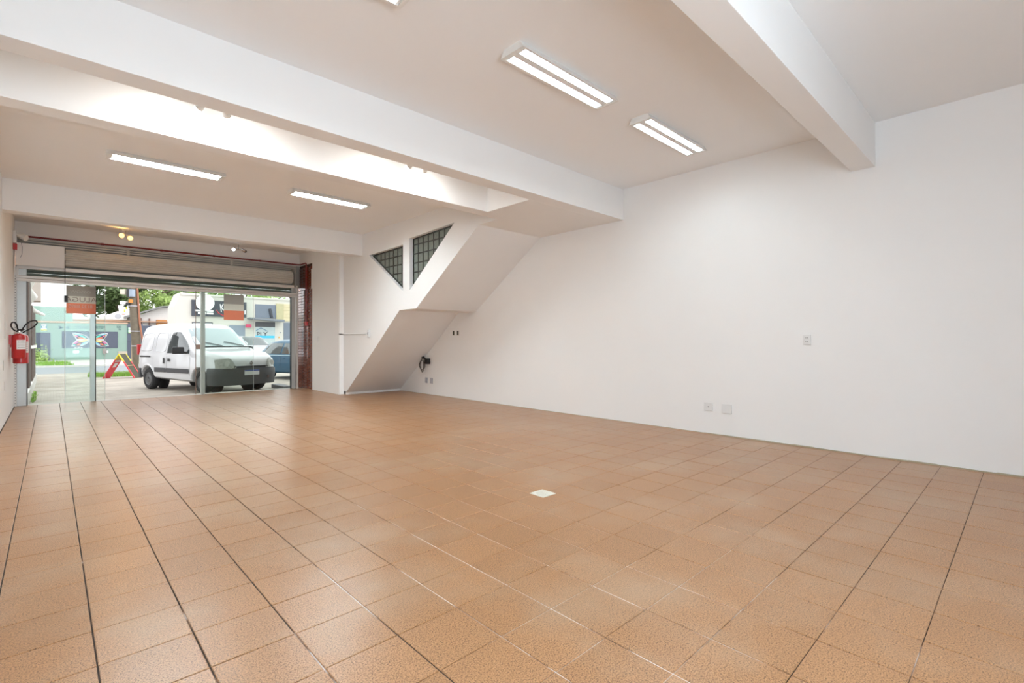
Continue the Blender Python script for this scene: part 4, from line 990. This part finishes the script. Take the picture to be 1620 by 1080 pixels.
for x in (1.28, 1.46, 1.62): MB().box(x, x + .09, -.10, -.045, .84, .92).build('wall_lamp', M_WHITE, ge)
MB().box(1.20, 1.52, -.03, 0, .50, .68).build('meter_plate', M_WHITE, ge); MB().box(2.86, 3.06, -.12, 0, .44, .80).build('letter_box', mat('letter_box', (.30, .25, .24), .5), ge); MB().box(3.08, 3.18, -.05, 0, .48, .66).build('meter_plate', M_WHITE, ge)

# ------------------------------------------------------------------ low white house, air conditioner, rubble wall
he = empty('low_house', (0, 46, ZG), label='low white house with sloping roof behind the utility pole', cat='building')
M_HW = mat('house_white', (.72, .70, .68), .8, var=.05)
MB().prism([(4.6, 0), (7.4, 0), (7.4, 4.1), (6.6, 4.1), (4.6, 3.2)], 'y', 3.2, 9).build('wall', M_HW, he)
MB().prism([(4.2, 3.30), (6.6, 4.22), (7.4, 4.3), (7.4, 4.18), (6.6, 4.10), (4.2, 3.14)], 'y', 2.6, 9.2).build('roof', mat('grey_roof', (.22, .22, .22), .8), he)
MB().box(6.3, 7.0, 3.0, 3.2, 2.55, 3.10).build('timber_crate', mat('orange_timber', (.52, .22, .06), .7), he)
for x in (5.25, 5.8): MB().box(x, x + .10, 3.12, 3.2, 2.6, 3.2).build('vent_slit', mat('brown_slit', (.25, .17, .15), .8), he)
MB().prism([(2.0, 2.7), (4.9, 2.7), (4.9, 3.75), (3.9, 3.75), (2.8, 3.2), (2.0, 3.1)], 'y', 4.2, 8).build('side_wall', M_HW, he)
MB().box(1.2, 4.9, 3.4, 3.9, 0, 3.05).build('rubble_wall', mat('rubble', (.55, .48, .40), .9, var=.25, scale=4), he)
MB().box(1.0, 7.2, 2.9, 3.1, 2.88, 2.98).build('tile_coping', mat('clay_coping', (.50, .30, .20), .8, var=.3, scale=5), he)
ac = empty('air_conditioner', (3.98, 49.19, 3.02), label='white outdoor air conditioner unit on the wall beside the pole', cat='air conditioner')
MB().box(-.42, .42, -.16, .16, -.12, .42).build('casing', M_WHITEM, ac, bevel=.02)
MB().lathe([(.20, -.175), (.20, -.16)], (-.14, 0, .15), 'y', 24).build('fan_grille', M_GREYPL, ac); MB().box(.10, .30, -.168, -.16, .30, .35).build('brand_mark', M_RED, ac)
for x in (-.3, .3): MB().box(x - .02, x + .02, -.15, .3, -.15, -.12).build('bracket', M_GREYPL, ac)

# ------------------------------------------------------------------ white shop building
we = empty('shop_building', (0, 40, ZG), label='cream shop building with a dark signboard and grey shutters across the street', cat='building')
M_CREAM = mat('cream_render', (.60, .575, .52), .8, var=.04, scale=2); M_DKB = mat('charcoal_board', (.055, .06, .075), .6, var=.1); M_GRW = mat('blue_grey_panel', (.17, .20, .25), .6, var=.08)
G2 = -ZG
MB().prism([(6.14, 0), (15.6, 0), (15.6, 4.36 + G2), (6.50, 4.58 + G2), (6.14, 3.61 + G2)], 'y', 0, 2.6).build('wall', M_CREAM, we)
MB().box(6.5, 15.6, -.06, .1, 4.40 + G2, 4.52 + G2).build('parapet', M_CREAM, we)
sb = MB().box(7.12, 10.56, -.14, 0, 2.98 + G2, 4.10 + G2).build('signboard', M_DKB, we)
MB().lathe([(.57, -.26), (.57, -.14)], (7.90, 0, 3.92 + G2), 'y', 36).build('round_sign', M_WHITE, sb)
for x0, x1, z in ((7.30, 7.95, 3.36), (8.0, 8.42, 3.36), (7.48, 7.98, 3.18), (8.02, 8.42, 3.18)): MB().box(x0, x1, -.15, -.14, z + G2 - .06, z + G2 + .06).build('lettering', M_WHITE, sb)
text_mesh('lettering', 'K', .80, M_WHITE, sb, (8.98, -.15, 3.58 + G2), (R(90), R(-8), 0), .01, sx=.6)
MB().tube([(8.60, -.15, 3.45 + G2), (8.75, -.15, 3.22 + G2), (9.0, -.15, 3.08 + G2), (9.3, -.15, 3.05 + G2)], .022, 6).build('red_swirl', M_SRED, sb)
MB().box(10.42, 10.5, -.16, -.14, 3.2 + G2, 3.5 + G2).build('lettering', M_WHITE, sb)
MB().box(11.2, 12.69, -.05, .05, 2.98 + G2, 4.0 + G2).build('upper_window', M_GRW, we)
MB().tube([(12.2, -.06, 3.7 + G2), (12.35, -.06, 3.0 + G2)], .11, 10).build('window_shade', M_DKB, we)
MB().prism([(10.64, 2.86 + G2), (13.02, 2.70 + G2), (13.02, 2.86 + G2), (10.64, 2.96 + G2)], 'y', -.9, 0).build('awning', mat('awning_grey', (.20, .22, .25), .6), we)
tb = MB().box(12.69, 13.95, -.08, 0, 2.80 + G2, 4.12 + G2).build('timber_panel', mat('pale_timber_board', (.62, .54, .35), .7, var=.12, scale=3), we)
for k in range(1, 5): MB().box(12.69, 13.95, -.085, -.08, 2.80 + G2 + k*.264, 2.815 + G2 + k*.264).build('board_joint', mat('timber_joint', (.40, .34, .20), .8), tb)
MB().box(12.66, 13.2, -.12, -.08, 2.78 + G2, 4.12 + G2).build('timber_edge', mat('mossy_board', (.48, .44, .27), .8, var=.1), we)
MB().box(11.2, 12.6, -.02, .05, 2.30 + G2, 2.68 + G2).build('shutter_box', mat('charcoal_shutter', (.10, .10, .11), .6), we)
wg = MB().box(11.2, 12.6, -.01, .03, 0.3, 2.30 + G2).build('shop_window', mat('pale_shop_glass', (.42, .50, .50), .1, var=.1, spec=.7), we)
text_mesh('lettering', 'PLY', .46, M_DKB, wg, (11.66, -.02, 1.74 + G2), (R(90), 0, 0), .008, sx=1.05)
MB().box(11.2, 12.56, -.03, -.015, 1.46 + G2, 1.64 + G2).build('blue_band', mat('sky_blue_print', (.05, .50, .80), .5), wg)
MB().prism([(11.24, 1.98 + G2), (11.58, 2.20 + G2), (12.10, 1.94 + G2), (12.10, 1.98 + G2), (11.58, 2.25 + G2), (11.24, 2.03 + G2)], 'y', -.02, -.01).build('house_outline', mat('print_navy', (.10, .18, .30), .5), wg)
MB().box(13.22, 14.2, -.02, .05, 0, 2.68 + G2).build('dark_door', M_GRW, we); MB().box(9.45, 10.5, -.02, .05, 0, 2.40 + G2).build('roller_door', mat('blue_grey_door', (.24, .28, .34), .6), we)
fr = MB().box(7.16, 8.40, -.06, -.0, 2.0 + G2, 2.56 + G2).build('poster_frame', M_DKB, we); MB().box(7.22, 8.34, -.07, -.05, 2.0 + G2, 2.49 + G2).build('poster', mat('poster_pale', (.72, .74, .74), .5), fr)
MB().box(7.85, 8.2, -.075, -.065, 2.28 + G2, 2.42 + G2).build('orange_print', mat('print_orange', (.85, .42, .02), .5), fr)
MB().box(10.52, 10.88, -.2, -.1, 2.24 + G2, 2.48 + G2).build('hanging_sign', mat('magenta_sign', (.72, .06, .16), .5), we)
MB().box(12.98, 13.04, -.03, 0, 1.98, 2.06).build('door_bell', M_GRW, we); MB().box(12.86, 12.92, -.03, 0, 1.60, 1.70).build('wall_lamp', mat('amber', (.8, .4, .02), .4), we)

# ------------------------------------------------------------------ trees
def tree(x, y, h, r_, n, col, label, squash=.8, leaf_s=.20, gap=.5):
    e = empty('tree', (x, y, ZG), label=label, cat='tree', group='trees behind the street buildings')
    MB().tube([(0, 0, 0), (.1, 0, h*.3), (-.1, .1, h*.6), (0, 0, h*.9)], [.28, .22, .15, .05], 10).build('trunk', mat('bark', (.13, .10, .075), .9, var=.2), e, smooth=True)
    br = MB()
    for k in range(7):
        a = k*2.4; z = h*(.35 + .07*k); br.tube([(0, 0, z), (math.cos(a)*r_*.35, math.sin(a)*r_*.35, z + r_*.2), (math.cos(a)*r_*.7, math.sin(a)*r_*.7, z + r_*.3)], [.09, .06, .02], 6)
    br.build('branches', mat('bark', (.13, .10, .075), .9, var=.2), e)
    mb = MB(); clumps = []
    for k in range(34):
        while True:
            p = Vector((random.uniform(-1, 1), random.uniform(-1, 1), random.uniform(-1, 1)))
            if p.length < 1: break
        clumps.append((Vector((p.x*r_, p.y*r_, h*.66 + p.z*r_*squash)), random.uniform(.28, .5)*r_*.75))
    for i in range(n):
        c, cr = random.choice(clumps)
        d = Vector((random.gauss(0, 1), random.gauss(0, 1), random.gauss(0, 1))).normalized()*cr*random.uniform(.4, 1)
        p = c + Vector((d.x, d.y, d.z*.7)); s_ = leaf_s*random.uniform(.6, 1.3)
        u = Vector((random.gauss(0, 1), random.gauss(0, 1), random.gauss(0, .6))).normalized()*s_; v = u.orthogonal().normalized()*s_*.55
        mb.add([p - u, p - v, p + u, p + v], [(0, 1, 2, 3)])
    mb.build('foliage', mat(col[0], col[1], .65, var=.35, scale=1.2), e)['kind'] = 'stuff'
DK = ('leaf_dark', (.075, .12, .035)); MD = ('leaf_mid', (.17, .28, .07)); LG = ('leaf_light', (.30, .42, .12))
tree(4.6, 60, 9.5, 3.0, 4600, DK, 'dark dense conifer rising behind the mint building', 1.0, .22)
tree(8.6, 62, 9.0, 3.2, 3600, LG, 'light green leafy tree beyond the low white house', .9)
tree(12.2, 64, 8.6, 3.0, 3000, MD, 'mid green tree rising over the cream shop parapet', .8)
tree(17.5, 66, 8.4, 3.6, 2600, LG, 'light green tree beyond the timber panel of the cream shop', .7)
tree(22.5, 64, 8.2, 3.4, 2200, MD, 'mid green tree farthest along the street, behind the cream shop', .7)
tree(.6, 66, 4.3, 1.5, 1500, MD, 'small round tree behind the upper mint wall', .8, .16)
# bush at the gate
e = empty('bush', (-.72, 46.6, ZG - .02), label='leafy bush growing before the gate of the mint building', cat='bush')
mb = MB()
for i in range(900):
    p = Vector((random.gauss(0, .26), random.gauss(0, .3), abs(random.gauss(0, .34)))); u = Vector((random.gauss(0, 1), random.gauss(0, 1), random.gauss(0, 1))).normalized()*.09; v = u.orthogonal().normalized()*.05
    mb.add([p - u, p - v, p + u, p + v], [(0, 1, 2, 3)])
mb.build('foliage', mat('leaf_light', (.30, .42, .12), .65), e)['kind'] = 'stuff'
